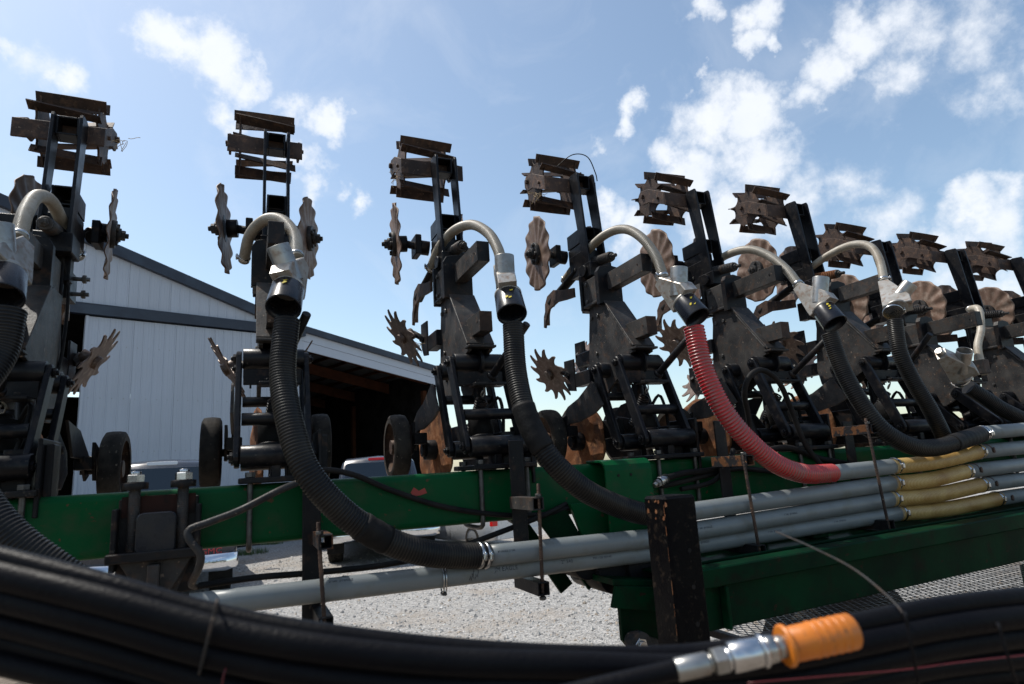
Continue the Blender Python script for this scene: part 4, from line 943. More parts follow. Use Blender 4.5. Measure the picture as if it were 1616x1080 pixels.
white_hose([(.075,.06,2.40),(0.042,-.05,2.50),(0.037,-.2,2.525),(0.037,-.35,2.475),(0.054,-.5,2.36),(0.071,-.6,2.237)], "dusty ivory hose arching at the far left edge beside the leftmost unit")
white_hose([(0.667,0.02,2.42),(0.690,-0.1,2.495),(0.745,-0.25,2.505),(0.8,-0.38,2.455),(0.836,-0.5,2.354),(0.837,-0.6,2.235)], "ivory hose looping tightly over the second unit from left")
white_hose([(1.50,0.12,2.47),(1.512,-0.03,2.54),(1.547,-0.15,2.575),(1.576,-0.3,2.545),(1.589,-0.45,2.452),(1.587,-0.55,2.35),(1.582,-0.6,2.262)], "ivory hose arching over the third unit, seen between it and its can-shaped splitter")
white_hose([(2.30,0.25,2.50),(2.29,0.1,2.535),(2.29,-0.03,2.571),(2.306,-0.2,2.602),(2.318,-0.35,2.575),(2.316,-0.48,2.485),(2.324,-0.56,2.369),(2.324,-0.6,2.252)], "long ivory hose arch in front of a pale wavy disc, above the red hose")
white_hose([(3.15,0.22,2.50),(3.145,0.05,2.565),(3.139,-0.1,2.592),(3.107,-0.3,2.555),(3.115,-0.42,2.482),(3.114,-0.52,2.377),(3.110,-0.59,2.268)], "grubby ivory hose arch dropping to the long white triangular splitter")
white_hose([(3.87,0.2,2.50),(3.841,0.05,2.555),(3.867,-0.12,2.624),(3.867,-0.3,2.639),(3.861,-0.42,2.595),(3.815,-0.5,2.493),(3.735,-0.565,2.335)], "mud-stained ivory hose arch in front of a lowered roller")
white_hose([(5.171,-0.1,2.369),(5.059,-0.22,2.330),(4.902,-0.3,2.176),(4.748,-0.35,2.042),(4.673,-0.4,1.88)], "limp ivory hose hanging down between two lowered units near the right edge", clampend=False)

# splitters: sheet-steel wedge with an open cup, collar below
def splitter(inl, cup, col, cup_dir, lab, sleeve=True, tall=.20):
    inl, cup, col = Vector(inl), Vector(cup), Vector(col); o = tuple(col)
    st_ = thing("hose_splitter", lab, "splitter", o, "steel splitters on top of the large hoses")
    axis = (inl-col).normalized()
    ctr = col + axis*.075
    w_ = (cup-inl); w_ = (w_ - axis*w_.dot(axis)); w_.normalize(); s_ = axis.cross(w_).normalized()
    a0 = inl + axis*.015
    # outline in plane (w_, axis): narrow top at inlet, wide base toward the cup side
    Hh = (a0-ctr).dot(axis); off = (a0-ctr).dot(w_)
    pts = [(off-.023, Hh), (off+.023, Hh), (.088, Hh*.26), (.088, 0), (-.036, 0), (-.036, .02)]
    mb = MB(); mb.prism(pts, ctr + s_*.033, w_, axis, .066, ch=.003); wd = mb.build("wedge", M['galv'], st_, o)
    if w_.cross(axis).dot(s_) < 0:
        pass
    cd = Vector(cup_dir).normalized(); base = ctr + w_*.050 + axis*Hh*.42
    mb = MB(); seg = 28; x = cd.orthogonal().normalized(); y = cd.cross(x); vs = []
    for t, rr in ((-.045,.036),(.075,.036),(.077,.0355),(.077,.0335),(.075,.033),(.0,.033)):
        for k in range(seg):
            an = 2*math.pi*k/seg; vs.append(base + cd*t + x*math.cos(an)*rr + y*math.sin(an)*rr)
    mb.add(vs, [(i*seg+k, i*seg+(k+1)%seg, (i+1)*seg+(k+1)%seg, (i+1)*seg+k) for i in range(5) for k in range(seg)], 0, True)
    mb.add(vs[5*seg:], [tuple(range(seg))]); mb.build("cup", M['steel'], st_, o)
    mb = MB(); mb.cyl(ctr-axis*.002+w_*.02, ctr+axis*.010+w_*.02, .050, 24); mb.build("base_lip", M['galv'], st_, o)
    mb = MB(); mb.cyl(inl-axis*.01, inl+axis*.04, .0195, 18); mb.build("inlet", M['steel'], st_, o)
    if sleeve:
        mb = MB(); seg = 30; x = axis.orthogonal().normalized(); y = axis.cross(x); vs = []; c0 = ctr+w_*.02
        for t, rr in ((0,.030),(0,.048),(-.004,.050),(-.094,.0535),(-.098,.0535),(-.098,.049),(-.06,.048)):
            for k in range(seg):
                an = 2*math.pi*k/seg; vs.append(c0 + axis*t + x*math.cos(an)*rr + y*math.sin(an)*rr)
        mb.add(vs, [(i*seg+k, i*seg+(k+1)%seg, (i+1)*seg+(k+1)%seg, (i+1)*seg+k) for i in range(6) for k in range(seg)], 0, True)
        sl = mb.build("rubber_sleeve", M['sleeve'], st_, o)
        mb = MB()
        rg = random.Random(int(abs(inl.x)*100)); fr = Vector((0,-1,0)); fr = (fr-axis*fr.dot(axis)).normalized(); sd_ = axis.cross(fr)
        for k in range(rg.choice((2,3,4))):
            an = R(-28+rg.uniform(-12,12)); t = -.02-.05*rg.random(); q = c0 + axis*t + (fr*math.cos(an)+sd_*math.sin(an))*.0532
            e1 = (-fr*math.sin(an)+sd_*math.cos(an)); mb.prism([(0,0),(.006*rg.uniform(.5,1.6),.003),(.009,.008),(.002,.010*rg.uniform(.4,1.3)),(-.004,.004)], q, e1 if e1.cross(axis).dot(fr*math.cos(an)+sd_*math.sin(an))>0 else -e1, axis, .0012, ch=.0001)
        mb.build("paint_mark", M['yink'], sl, o)
    else: clamp_ring(ctr-axis*.02, axis, .045, st_, o)
    return st_
splitter((.071,-.6,2.21),(.03,-.80,2.13),(.095,-.72,2.03),(-.10,-.12,1),"dull steel splitter with its cup cut by the left edge of the view")
splitter((.837,-.6,2.205),(.758,-.78,2.12),(.802,-.72,2.03),(-.42,-.18,1),"shiny steel splitter with tilted cup above the second unit's big black hose")
splitter((1.582,-.6,2.24),(1.52,-.80,2.14),(1.556,-.72,2.04),(0,-.02,1),"steel splitter with upright can-like cup right of the third unit")
splitter((2.324,-.6,2.235),(2.345,-.82,2.12),(2.351,-.72,2.055),(.06,-.10,1),"steel splitter on top of the red hose with light rusty seams")
splitter((3.112,-.6,2.25),(3.135,-.84,2.12),(3.108,-.72,2.055),(.15,-.14,1),"long white triangular splitter right of the red hose's unit")
splitter((3.715,-.575,2.305),(3.70,-.80,2.15),(3.575,-.70,2.10),(.45,-.55,.75),"bright triangular splitter clamped to a black hose without a rubber sleeve", sleeve=False)
splitter((3.93,-.66,1.93),(4.08,-.82,1.93),(4.128,-.62,1.775),(-.35,-.55,.80),"loose splitter dangling sideways with its open cup facing up, near the right edge", sleeve=False)

# braces from the links to the collars
for i in range(6):
    dz = UNIT[i][1]
    mb = MB(); a = Vector((.762*i+.03,-.50,1.86+dz)); b = Vector((.762*i+(.10 if i != 5 else .0),-.70,2.02+dz)); mb.cyl(a, b, .0145, 14); mb.cyl(a-(b-a)*.03, a+(b-a)*.03, .02, 14)
    solo(mb, "brace_rod", M['black'], "black brace rod rising from the links to the collar of the %s row unit" % ("first second third fourth fifth sixth".split()[i]), "brace", tuple(a), "brace rods holding the hose collars")
# dry stalks and twine caught on the rollers
def stalks(u0, n0, z0, k_, lab, seed):
    mb = MB(); rg = random.Random(seed)
    for _ in range(k_):
        p = Vector((u0+rg.uniform(-.02,.02), n0+rg.uniform(-.02,.02), z0+rg.uniform(-.01,.01))); P = [p]; d = Vector((rg.uniform(-1,1), rg.uniform(-1,.5), rg.uniform(-1,.6))).normalized()
        for _k in range(4): d = (d+Vector((rg.uniform(-.7,.7), rg.uniform(-.5,.5), rg.uniform(-.8,.4)))).normalized(); p = p+d*.013; P.append(p)
        mb.tube(catmull(P, .01), .0012, 5)
    solo(mb, "plant_residue", M['tan'], lab, "plant residue", (u0,n0,z0))
stalks(.19,.12,2.95,9,"dry stalks caught at the right end of the leftmost roller",1)
stalks(1.524-.18,.10,2.93,8,"dry twine hanging from the left end of the third unit's roller",2)
stalks(2.286-.18,.12,2.93,10,"dry twine tangled at the left end of the fourth unit's roller",3)
stalks(1.524-.10,.13,2.10,10,"dry roots tangled round the third unit's notched wheel hub",4)
mb = MB(); mb.tube(catmull([(2.286-.06,.10,3.10),(2.286,.02,3.14),(2.286+.08,.0,3.13),(2.286+.14,.03,3.06),(2.286+.16,.05,3.02)],.01), .003, 6)
solo(mb, "loose_wire", M['black'], "thin wire looped over the fourth unit's roller frame", "wire", (2.286,.02,3.14))

# ------------------------------------------------------------------ pipes
PR = .0328
def pipe(pts, lab, o=None, end_bell=True):
    P = []
    for a, b in zip(pts[:-1], pts[1:]):
        for k in range(12): P.append(Vector(a).lerp(Vector(b), k/12))
    P.append(Vector(pts[-1]))
    mb = MB(); mb.tube(P, PR, 28); return solo(mb, "grey_pipe", M['pvc'], lab, "pipe", tuple(pts[0]), "grey plastic pipes running along the bar")
GP = {}
C_ = [(.56,-.735,1.192),(2.0,-.735,1.180),(3.32,-.735,1.211)]; B_ = [(1.40,-.772,1.237),(2.0,-.765,1.231),(3.27,-.75,1.275)]
A_ = [(2.07,-.77,1.304),(3.29,-.755,1.340)]; R_ = [(2.93,-.755,1.403),(3.31,-.755,1.411)]
GP['C'] = pipe(C_, "lowest grey pipe, starting at far left and running the whole width under the others")
GP['B'] = pipe(B_, "grey pipe that takes the second unit's black hose at its clamped left end")
GP['A'] = pipe(A_, "grey pipe emerging right of the black post as the top one there")
GP['R'] = pipe(R_, "short grey pipe between the red hose and the upper yellow hose")
E_ = {}
# yellow connecting hoses and the farther pipes
ys = [((3.30,-.755,1.411),(3.92,-.755,1.448),"topmost"),((3.28,-.755,1.340),(3.80,-.755,1.363),"second"),((3.26,-.75,1.275),(3.90,-.75,1.295),"third"),((3.31,-.735,1.211),(4.02,-.735,1.222),"lowest")]
for a, b, nm in ys:
    a, b = Vector(a), Vector(b); mid = (a+b)/2 + Vector((0,-.012,-.010))
    ob = hose("yellow_hose", [a, a.lerp(mid,.5)+Vector((0,-.003,-.003)), mid, b.lerp(mid,.5)+Vector((0,-.003,.0)), b], .0325, .0325, .0082, .0011, (M['yellow'], M['yellow_rib']), "yellowed ribbed hose joining two grey pipes, %s of the four" % nm, "hose", "yellowed hoses joining the grey pipes", seg=20)
    d = (b-a).normalized(); clamp_ring(a+d*.022, d, .0362, ob, tuple(b)); clamp_ring(b-d*.022, d, .0362, ob, tuple(b)); clamp_ring(b+d*.04, d, .0325, ob, tuple(b), m_='rust')
    far = b + Vector((3.2, 0, .018*3.2+ (.0)))
    pipe([tuple(b-d*.03), tuple(far)], "grey pipe running from the %s yellow hose to the right edge" % nm)
pipe([(3.93,-.765,1.533),(7.0,-.765,1.60)], "highest grey pipe at the right edge, joined to a black hose")
# printed legends wrapped on the pipes
def wrap_text(s_, size, path0, path1, ucent, ang, parent, o, name="print", spacing=1.):
    me = text_mesh(s_, size, 0, 'LEFT', spacing); p0, p1 = Vector(path0), Vector(path1); d = (p1-p0).normalized()
    side = Vector((0,-1,0)); side = (side-d*side.dot(d)).normalized(); upv = side.cross(d); upv = upv if upv.z > 0 else -upv
    t0 = (ucent-p0.x)/d.x; r = PR+.0004
    for v in me.vertices:
        a = ang + v.co.y/r; q = p0 + d*(t0+v.co.x) + (side*math.cos(a)+upv*math.sin(a))*r; v.co = q-Vector(o)
    me.materials.append(M['ink']); ob = bpy.data.objects.new(name, me); COL.objects.link(ob); ob.parent = parent; return ob
wrap_text("JM EAGLE", .019, C_[0], C_[1], 1.425, .02, GP['C'], C_[0])
wrap_text('2" S40', .015, C_[0], C_[1], 1.66, .05, GP['C'], C_[0], spacing=1.1)
wrap_text("PVC 1120  SCH 40", .010, C_[0], C_[1], 1.78, .10, GP['C'], C_[0], spacing=.9)
wrap_text('2" S40   JM EAGLE', .010, C_[0], C_[1], .92, .75, GP['C'], C_[0], spacing=.9)
wrap_text('JM EAGLE  2" S40', .009, B_[0], B_[1], 1.425, .30, GP['B'], B_[0], spacing=.9)
for k, (pa, pb, key, us) in enumerate(((B_[1],B_[2],'B',(2.20,2.62)),(C_[1],C_[2],'C',(2.2,2.55,2.9)))):
    for uu in us: wrap_text('2" S40   JM EAGLE', .0095, pa, pb, uu, .22, GP[key], (B_ if key == 'B' else C_)[0], spacing=.95)
# scrawl and a loose clamp on the lowest pipe
mb = MB()
d = (Vector(C_[1])-Vector(C_[0])).normalized()
q = Vector(C_[0]).lerp(Vector(C_[1]), (1.355-.56)/1.44)
for x_, a0, a1 in ((0,.9,-.35),(.014,.45,-.3),(-.006,.1,-.55),(-.012,-.1,-.5),(.006,.0,-.5)):
    P = [q + d*(x_+.002*math.sin(k)) + Vector((0,-math.cos(a0+(a1-a0)*k/6),math.sin(a0+(a1-a0)*k/6)))*(PR+.0003) for k in range(7)]
    mb.tube(P, .0008, 5)
mb.build("marker_scrawl", M['ink'], GP['C'], C_[0])
lc = empty("hose_clamp", F(1.262,-.735,1.186), AZ); tag(lc, "loose worm-drive clamp hanging round the lowest grey pipe", "clamp")
mb = MB(); P = [Vector((0,0,-.006)) + Vector((.004*math.sin(t), math.sin(t)*.038, math.cos(t)*.041)) for t in [2*math.pi*k/28 for k in range(29)]]
mb.tube(P, .0022, 6); P2 = [p+X*.008 for p in P]; mb.tube(P2, .0022, 6); mb.build("band", M['zinc'], lc)
mb = MB(); mb.box((.004,0,-.050),(.014,.026,.010)); mb.cyl((.004,-.02,-.050),(.004,.02,-.050),.005,8); mb.build("screw", M['black_dusty'], lc)

# pipe hangers
HG = "hangers holding the grey pipes"
def hanger(u0, z0, z1, ztop, zbot, ur, zr0, zr1, lab, topmat, rodlean=0., un=None):
    o = (u0,-.62,z0); h = thing("pipe_hanger", lab, "hanger", o, HG)
    mb = MB(); mb.box((u0,-.618,(z0+z1)/2),(.055,.010,z1-z0)); mb.box((u0+.024,-.600,(z0+z1)/2),(.008,.026,z1-z0-.004)); mb.build("strap", M['black'], h, o)
    for zz in (ztop, zbot):
        mb = MB(); mb.sqtube((ur,-.628,zz),(ur,-.825,zz), .040,.040,.004); mb.build("arm_stub", topmat if zz == ztop else M['black'], h, o)
    mb = MB(); mb.cyl((ur+rodlean,-.812,zr1),(ur,-.812,zr0),.0058,10)
    for k in range(int((zr1-zr0)/.012)): mb.cyl((ur+rodlean*(k*.012)/(zr1-zr0),-.812,zr0+k*.012),(ur+rodlean*(k*.012)/(zr1-zr0),-.812,zr0+k*.012+.004),.0066,8)
    rod = mb.build("threaded_rod", M['rust'], h, o)
    mb = MB(); mb.hexnut((ur,-.812,zbot-.034),(0,0,1),.011,.010); mb.build("nut", M['bolt'], rod, o)
    mb = MB(); mb.hexnut((ur+rodlean*.8,-.812,ztop+.021),(0,0,1),.011,.010); mb.build("nut", M['bolt'], rod, o)
hanger(.885,1.075,1.50,1.330,1.112,.905,1.07,1.385,"rusty-topped pipe hanger nearest the camera at left", M['rusty_black'], -.02)
hanger(1.585,1.20,1.60,1.385,1.125,1.565,1.09,1.448,"tall pipe hanger left of the black post", M['black_dusty'], .01)
hanger(2.505,1.15,1.645,1.478,1.150,2.455,1.13,1.50,"rust-edged pipe hanger below the red hose", M['rusty_black'], -.02)
hanger(3.235,1.20,1.62,1.575,1.180,3.150,1.15,1.62,"pipe hanger with a leaning rod right of the red hose's lower end", M['rusty_black'], -.03)
mb = MB(); mb.box((4.03,-.76,1.15),(.05,.14,.05)); solo(mb, "pipe_rest", M['black'], "small black rest block under the lowest yellow hose", "rest block", (4.03,-.76,1.12))

# thin cables and hydraulic lines on the bar
def cable(name, pts, r, lab, m_='rubber', cat="cable", group=None):
    mb = MB(); mb.tube(catmull(pts, .012), r, 12); return solo(mb, name, M[m_], lab, cat, tuple(pts[0]), group)
cable("cable", [(0.90,-.60,1.512),(0.853,-0.62,1.500),(0.786,-0.68,1.478),(0.683,-0.7,1.431),(0.60,-0.72,1.404),(0.553,-0.73,1.389),(0.556,-0.74,1.364),(0.584,-0.74,1.323),(0.580,-0.72,1.285),(0.56,-0.66,1.24),(.57,-.63,1.228)], .0105, "grey-black hydraulic line bending in an S beside the bolted mount", 'black_dusty', "hydraulic line")
cable("cable", [(0.56,-0.63,1.226),(0.721,-0.62,1.231),(0.901,-0.60,1.223),(1.097,-0.6,1.222),(1.309,-0.6,1.241),(1.516,-0.6,1.287),(1.699,-0.58,1.33),(1.80,-.56,1.36)], .0095, "straight black line running low behind the grey pipes", cat="hydraulic line")
cable("cable", [(0.85,-0.53,1.515),(0.922,-0.58,1.533),(1.024,-0.57,1.511),(1.15,-0.565,1.452),(1.326,-0.56,1.386),(1.535,-0.562,1.342),(1.704,-0.57,1.331),(1.804,-0.565,1.345),(1.953,-0.56,1.361)], .0095, "black line drooping across the face of the green bar", cat="hydraulic line")
cable("cable", [(0.98,-.60,1.20),(1.02,-.64,1.20),(1.06,-.70,1.19),(1.10,-.72,1.165)], .005, "short thin cord between the straight line and the lowest pipe", cat="cord")
cable("cable", [(2.72,-.56,1.50),(2.684,-0.6,1.66),(2.643,-0.64,1.758),(2.672,-0.66,1.831),(2.745,-0.66,1.85),(2.845,-0.64,1.797),(2.915,-0.62,1.673),(2.962,-0.62,1.533),(3.051,-0.62,1.418)], .012, "black hose hoop standing in front of the fifth unit's links", cat="hydraulic line")
cable("cable", [(2.16,-.64,1.418),(2.203,-0.62,1.425),(2.317,-0.6,1.442),(2.494,-0.575,1.448),(2.669,-0.572,1.488),(2.9,-0.57,1.520),(3.115,-0.57,1.458),(3.431,-0.57,1.413),(3.9,-.57,1.43)], .013, "thick black line leaving the crimped fitting and crossing the bar", cat="hydraulic line")
cable("cable", [(2.20,-.60,1.40),(2.251,-0.585,1.401),(2.425,-0.58,1.423),(2.611,-0.575,1.444),(2.853,-0.57,1.417),(3.237,-0.57,1.40),(3.758,-0.57,1.41),(4.6,-.57,1.43)], .011, "lower black line lying along the bar right of the cover plate", cat="hydraulic line")
cable("cable", [(2.30,-.59,1.38),(2.45,-.60,1.40),(2.55,-.60,1.47),(2.60,-.58,1.53)], .010, "short black line crossing behind the rust-edged hanger", cat="hydraulic line")
ft = thing("hose_fitting", "silver crimped hose fitting at the green cover plate", "fitting", (2.15,-.645,1.412))
mb = MB(); mb.cyl((2.135,-.648,1.405),(2.165,-.64,1.418),.010,12); mb.hexnut((2.150,-.645,1.411),(.9,.2,.35),.016,.014); mb.build("nipple", M['steel'], ft, (2.15,-.645,1.412))
mb = MB(); mb.cyl((2.165,-.64,1.418),(2.215,-.62,1.428),.0175,14); mb.build("crimp_sleeve", M['zinc'], ft, (2.15,-.645,1.412))

# ------------------------------------------------------------------ catwalk frame and mesh walkway at right
zo = lambda u: .024*(u-2.05)
pf = thing("catwalk_frame", "long dark green frame rail below the grey pipes at right", "frame", (2.1,-.98,.95)); O4 = (2.1,-.98,.95)
def rail(name, n0, n1, z0, z1, u0, u1, m_, ch=.004):
    mb = MB(); mb.box(((u0+u1)/2,(n0+n1)/2,(z0+z1)/2),(u1-u0,n1-n0,z1-z0), ch=ch)
    mb.v = [(x, y, z+zo(x)) for x, y, z in mb.v]; return mb.build(name, m_, pf, O4)
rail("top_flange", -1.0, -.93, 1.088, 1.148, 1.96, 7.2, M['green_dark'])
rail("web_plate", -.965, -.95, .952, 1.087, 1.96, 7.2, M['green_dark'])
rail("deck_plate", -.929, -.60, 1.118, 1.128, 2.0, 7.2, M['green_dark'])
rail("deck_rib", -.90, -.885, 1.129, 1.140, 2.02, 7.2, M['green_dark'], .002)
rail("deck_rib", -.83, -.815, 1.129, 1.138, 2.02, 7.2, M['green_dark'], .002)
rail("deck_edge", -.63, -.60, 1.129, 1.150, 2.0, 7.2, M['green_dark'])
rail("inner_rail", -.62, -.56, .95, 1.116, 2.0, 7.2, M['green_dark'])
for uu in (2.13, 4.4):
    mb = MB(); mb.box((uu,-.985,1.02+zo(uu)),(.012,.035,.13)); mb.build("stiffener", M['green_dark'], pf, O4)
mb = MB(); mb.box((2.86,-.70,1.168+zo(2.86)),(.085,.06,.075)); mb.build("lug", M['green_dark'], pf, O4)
mb = MB(); mb.box((2.62,-.64,1.155+zo(2.62)),(.04,.05,.05)); mb.build("lug", M['green'], pf, O4)
mw = thing("mesh_walkway", "black expanded-metal walkway below the green frame rail", "walkway", (2.1,-1.3,.86)); O5 = (2.1,-1.3,.86)
WZ = .800
mb = MB(); su, sn = .034, .064; u0, u1, n0, n1 = 2.50, 5.6, -1.20, .10
i = 0; nu = int((u1-u0)/su); nv = int((n1-n0)/sn)
for i in range(nu):
    for j in range(nv):
        a = Vector((u0+i*su, n0+(j+.5)*sn, 0)); pts = [a, a+Vector((su/2, sn/2, 0)), a+Vector((su,0,0)), a+Vector((su/2,-sn/2,0))]
        for p, q in ((pts[0],pts[1]),(pts[1],pts[2])) if True else ():
            pass
        for p, q in ((pts[0],pts[1]),(pts[1],pts[2]),(pts[2],pts[3]),(pts[3],pts[0])):
            d_ = (q-p).normalized(); s_ = Vector((-d_.y, d_.x, 0))*.0019
            z_ = WZ+zo(a.x); h0, h1 = Vector((0,0,z_)), Vector((0,0,z_+.002))
            mb.add([p-s_+h0, q-s_+h0, q+s_+h0, p+s_+h0, p-s_+h1, q-s_+h1, q+s_+h1, p+s_+h1], [(4,5,6,7),(0,3,2,1),(0,1,5,4),(2,3,7,6)])
        # lower half of the diamond
        for p, q in ((pts[0],pts[3]),(pts[3],pts[2])):
            continue
            d_ = (q-p).normalized(); s_ = Vector((-d_.y, d_.x, 0))*.0019; z_ = WZ+zo(a.x); h0, h1 = Vector((0,0,z_)), Vector((0,0,z_+.002))
            mb.add([p-s_+h0, q-s_+h0, q+s_+h0, p+s_+h0, p-s_+h1, q-s_+h1, q+s_+h1, p+s_+h1], [(4,5,6,7),(0,3,2,1),(0,1,5,4),(2,3,7,6)])
me_ = mb.build("expanded_mesh", M['black'], mw, O5, kind='stuff')
for nn_ in (-1.215, .12):
    mb = MB(); mb.box(((u0+u1)/2, nn_, WZ-.01+zo((u0+u1)/2)), (u1-u0, .03, .03), Matrix.Rotation(-.024, 3, 'Y')); mb.build("edge_angle", M['black'], mw, O5)
for uu in (2.52, 5.4):
    mb = MB(); mb.box((uu,-.55,WZ-.035+zo(uu)),(.03,1.3,.03)); mb.build("cross_bar", M['black'], mw, O5)
for uu in (3.45, 4.9):
    mb = MB(); mb.box((uu,-.30,.39),(.10,.06,.78)); solo(mb, "support_leg", M['green'], "green support leg seen through the mesh walkway, the %s one" % ("left" if uu < 4 else "right"), "support leg", (uu,-.30,0), "green legs below the walkway")
for uu in (2.9, 5.6):     # transport tyre under the frame
    tw_ = thing("transport_wheel", "dark transport wheel under the catwalk frame, the %s one" % ("nearer" if uu < 3 else "farther"), "wheel", (uu+.5,-.25,0)); oo = (uu+.5,-.25,0)
    mb = MB(); mb.cyl((uu+.5,-.40,.45),(uu+.5,-.12,.45),.45,40,ch=.04); mb.build("tyre", M['tyre'], tw_, oo)
    mb = MB(); mb.cyl((uu+.5,-.405,.45),(uu+.5,-.39,.45),.24,30); mb.build("rim", M['steel'], tw_, oo)

# the black square post
ps = thing("square_post", "black square steel post with orange rust chips at its top", "post", (1.75,-1.27,.90)); O6 = (1.75,-1.27,.90)
mb = MB(); mb.box((1.752,-1.268,1.155),(.1,.1,.50), ch=.007); po = mb.build("tube", M['post'], ps, O6)
for zz in (1.265, 1.175, 1.085, 1.0):
    q = MB(); q.cyl((1.762,-1.3182,zz),(1.762,-1.3192,zz),.006,12,ch=.0002); q.build("hole", M['rubber'], po, O6)
q = MB(); rg = random.Random(5)
for k in range(10):      # chipped paint on the left face and the arris
    nn_ = -1.318+.0+rg.random()**1.4*.09; zz = 1.402-rg.random()**2*.055; s_ = rg.uniform(.003,.009)
    q.prism([(0,0),(s_,s_*.3),(s_*.9,s_*1.2),(s_*.2,s_*1.6),(-s_*.3,s_*.7)], (1.7018,nn_,zz-.012), -Y, Zv, .0007, ch=.0001)
zz = 1.385
while zz > .93:
    s_ = rg.uniform(.0008,.0022); h_ = rg.uniform(.006,.04); q.prism([(0,0),(s_,h_*.1),(s_*.8,h_*.9),(.2*s_,h_)], (1.7018,-1.3108+s_*.3,zz-h_), -Y, Zv, .0007, ch=.0001); zz -= h_*rg.uniform(1.1,2.6)
q.build("rust_chips", M['orange_rust'], po, O6, kind='stuff')
mb = MB(); mb.box((1.752,-1.268,.893),(.18,.18,.014)); mb.build("foot_plate", M['black'], ps, O6)
mb = MB(); mb.sqtube((1.752,-1.60,.84),(1.752,-.9,.84),.08,.08,.008); solo(mb, "cross_member", M['black'], "black cross member carrying the square post", "frame", (1.752,-1.268,.80))
mb = MB(); mb.box((1.752,-1.5,.40),(.08,.08,.80)); solo(mb, "stand_leg", M['black'], "black stand leg below the square post", "stand", (1.752,-1.5,0))

# ------------------------------------------------------------------ foreground hydraulic hoses
def W(px, py, z):      # real positions measured from the camera, in metres along its axis
    return Vector((0,0,1.5)) + (fw + rt*((px-808)/1000) - up*((py-540)/1000))*z
spine = [(-260,800,.62),(-60,850,.61),(150,902,.60),(330,952,.60),(500,985,.60),(700,1012,.61),(900,1030,.62),(1080,1030,.63),(1230,1005,.64),(1370,972,.66),(1480,948,.68),(1616,930,.70),(1800,915,.74)]
HGp = "black hydraulic hoses bundled across the foreground"
labs = ["topmost hose of the blurred foreground bundle, its edge lit from above","second foreground hose from the top, broad sheen along its left half","third foreground hose, running under the second","foreground hose in the dark middle of the bundle","lower foreground hose fading toward the bottom edge","lowest foreground hose along the bottom edge of the view"]
rows = []   # (dy px, dz m, radius, lab)
rows = [(14,.00,.0112),(42,-.012,.0135),(82,-.010,.0130),(118,-.004,.0120),(62,.03,.012),(100,.032,.012),(146,.012,.0125),(176,.0,.012),(140,.045,.012),(30,.03,.011)]
for k, (dy, dzc, r_) in enumerate(rows):
    P = []
    for i_, (px, py, z) in enumerate(spine):
        f = i_/(len(spine)-1); sp_ = 1.0 if px < 900 else .92
        wig = 6*math.sin(f*7+k*1.9)
        conv = 1 - .42*math.exp(-((px-960)/260)**2)       # strapped together in the middle
        P.append(W(px, py + dy*conv*sp_ + wig*.6, z + dzc))
    mb = MB(); mb.tube(catmull(P, .012), r_, 18)
    o = P[6]; ob = mb.build("hydraulic_hose", M['hyd'], None, tuple(o)); ob.location = o
    nm = labs[k] if k < len(labs) else None
    word = ["topmost","second from top","third from top","fifth from top","third-row rear","fourth-row rear","sixth from top","seventh from top","inner rear","hidden top rear"][k]
    tag(ob, "thick black hydraulic hose in the blurred foreground bundle, %s strand" % word, "hydraulic hose", HGp)
# thin red wire in the bundle
for nm, pp in (("thin red wire along the lower right of the foreground hoses", [(1180,1078,.60),(1300,1068,.61),(1420,1058,.62),(1520,1045,.63),(1640,1032,.65)]), ("red cord end poking out at the bottom below the long bundle", [(346,1110,.57),(350,1080,.572),(357,1050,.575)])):
    P = [W(*p) for p in pp]; mb = MB(); mb.tube(catmull(P, .01), .0007, 8); ob = mb.build("red_wire", M['dull_red'], None, tuple(P[0])); ob.location = P[0]; tag(ob, nm, "wire")
# cable ties round the bundle
def tie(px, y0, y1, lean, lab, zf=.60, m_='hyd', r_=.0014):
    P = [W(px+lean*(k/6), y0+(y1-y0)*k/6, zf-.022-.010*math.sin(math.pi*k/6)) for k in range(7)]; P = [W(px-4, y0+6, zf+.03)] + P + [W(px+lean, y1, zf+.03)]
    mb = MB(); mb.tube(catmull(P, .006), r_, 8); ob = mb.build("cable_tie", M[m_], None, tuple(P[0])); ob.location = P[0]; tag(ob, lab, "cable tie", "cable ties round the foreground hoses"); return ob
tie(343, 948, 1062, -28, "pale cable tie round the left part of the foreground hoses", m_='black_dusty', r_=.0016)
tie(1428, 968, 1080, 22, "black cable tie near the right of the foreground hoses, its long tail sticking up")
tie(1575, 985, 1090, 32, "black cable tie closest to the right edge of the foreground hoses")
P = [W(1428,972,.635), W(1405,945,.66), W(1350,900,.72), W(1290,868,.80), W(1222,838,.90)]
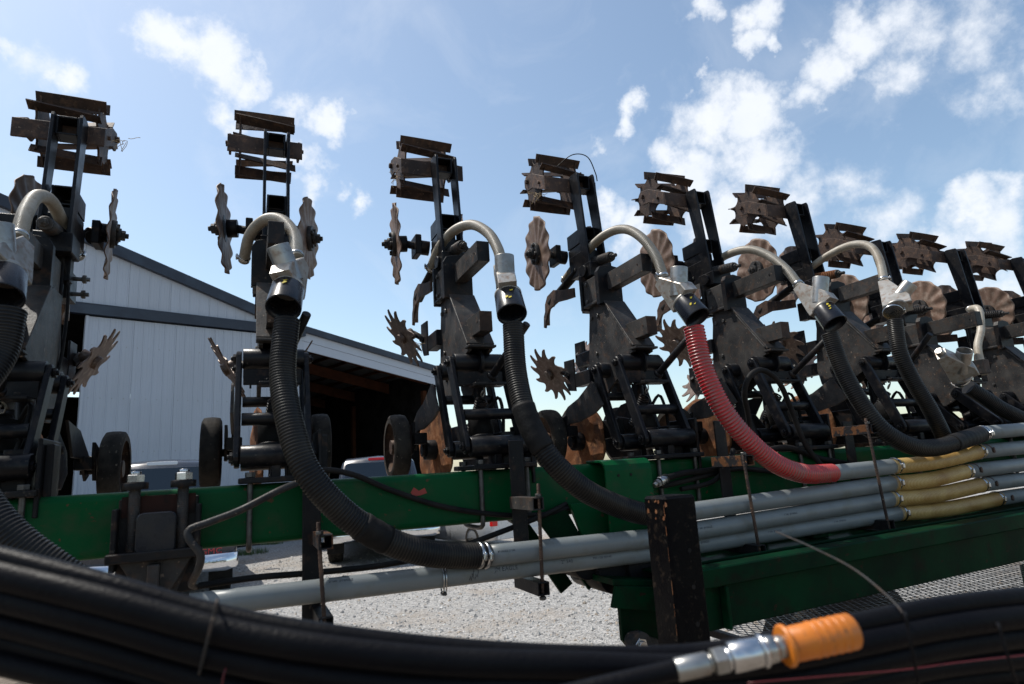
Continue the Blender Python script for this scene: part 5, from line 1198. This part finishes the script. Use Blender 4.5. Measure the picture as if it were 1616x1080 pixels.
mb = MB(); mb.tube(catmull(P, .012), .0011, 6); ob = mb.build("tie_tail", M['black_dusty'], None, tuple(P[0])); ob.location = P[0]; tag(ob, "thin curved tail of a cable tie rising across the green frame rail", "cable tie")
# quick coupler with orange dust cap
ca, cb = W(1066,1058,.565), W(1236,1020,.575); cc_ = W(1345,996,.585); ax = (cb-ca).normalized()
qc = empty("quick_coupler", ca); tag(qc, "silver hydraulic quick coupler at the end of a foreground hose", "coupler")
def seg_(t0, t1, r_, name, m_, hexa=False, r2=None):
    mb = MB(); a, b = ca+ax*t0, ca+ax*t1; mb.cyl(a, b, r_, 6 if hexa else 26, r2=r2, smooth=not hexa, ch=.0012); ob = mb.build(name, M[m_], qc, tuple(ca)); return ob
Lc = (cb-ca).length
seg_(0, Lc*.30, .0098, "ferrule", 'steel'); seg_(Lc*.30, Lc*.345, .0078, "neck", 'steel'); seg_(Lc*.345, Lc*.46, .0122, "hex_nut", 'steel', True)
seg_(Lc*.46, Lc*.50, .0100, "collar", 'zinc'); seg_(Lc*.50, Lc*.78, .0132, "sleeve", 'zinc'); seg_(Lc*.78, Lc*.82, .0146, "collar", 'zinc'); seg_(Lc*.82, Lc*.92, .0120, "sleeve", 'zinc'); seg_(Lc*.92, Lc*1.03, .0098, "nipple", 'steel')
mb = MB(); mb.tube(catmull([ca-ax*.6+Vector((0,.0,-.02)), ca-ax*.3-Vector((0,0,.004)), ca-ax*.08, ca+ax*.012], .01), .0088, 18); mb.build("hose_end", M['hyd'], qc, tuple(ca))
dc_ = empty("dust_cap", cb); tag(dc_, "orange plastic dust cap on the quick coupler", "dust cap"); ax2 = (cc_-cb).normalized(); Ld = (cc_-cb).length
def cap_(t0, t1, r_, name, r2=None):
    mb = MB(); mb.cyl(cb+ax2*t0, cb+ax2*t1, r_, 30, r2=r2, ch=.0015); return mb.build(name, M['orange'], dc_, tuple(cb))
cap_(0, .005, .0182, "flange"); cap_(.0052, Ld, .0150, "barrel", .0158)
for k in range(5): cap_(.028+k*.0075, .0302+k*.0075, .0161, "grip_ring")
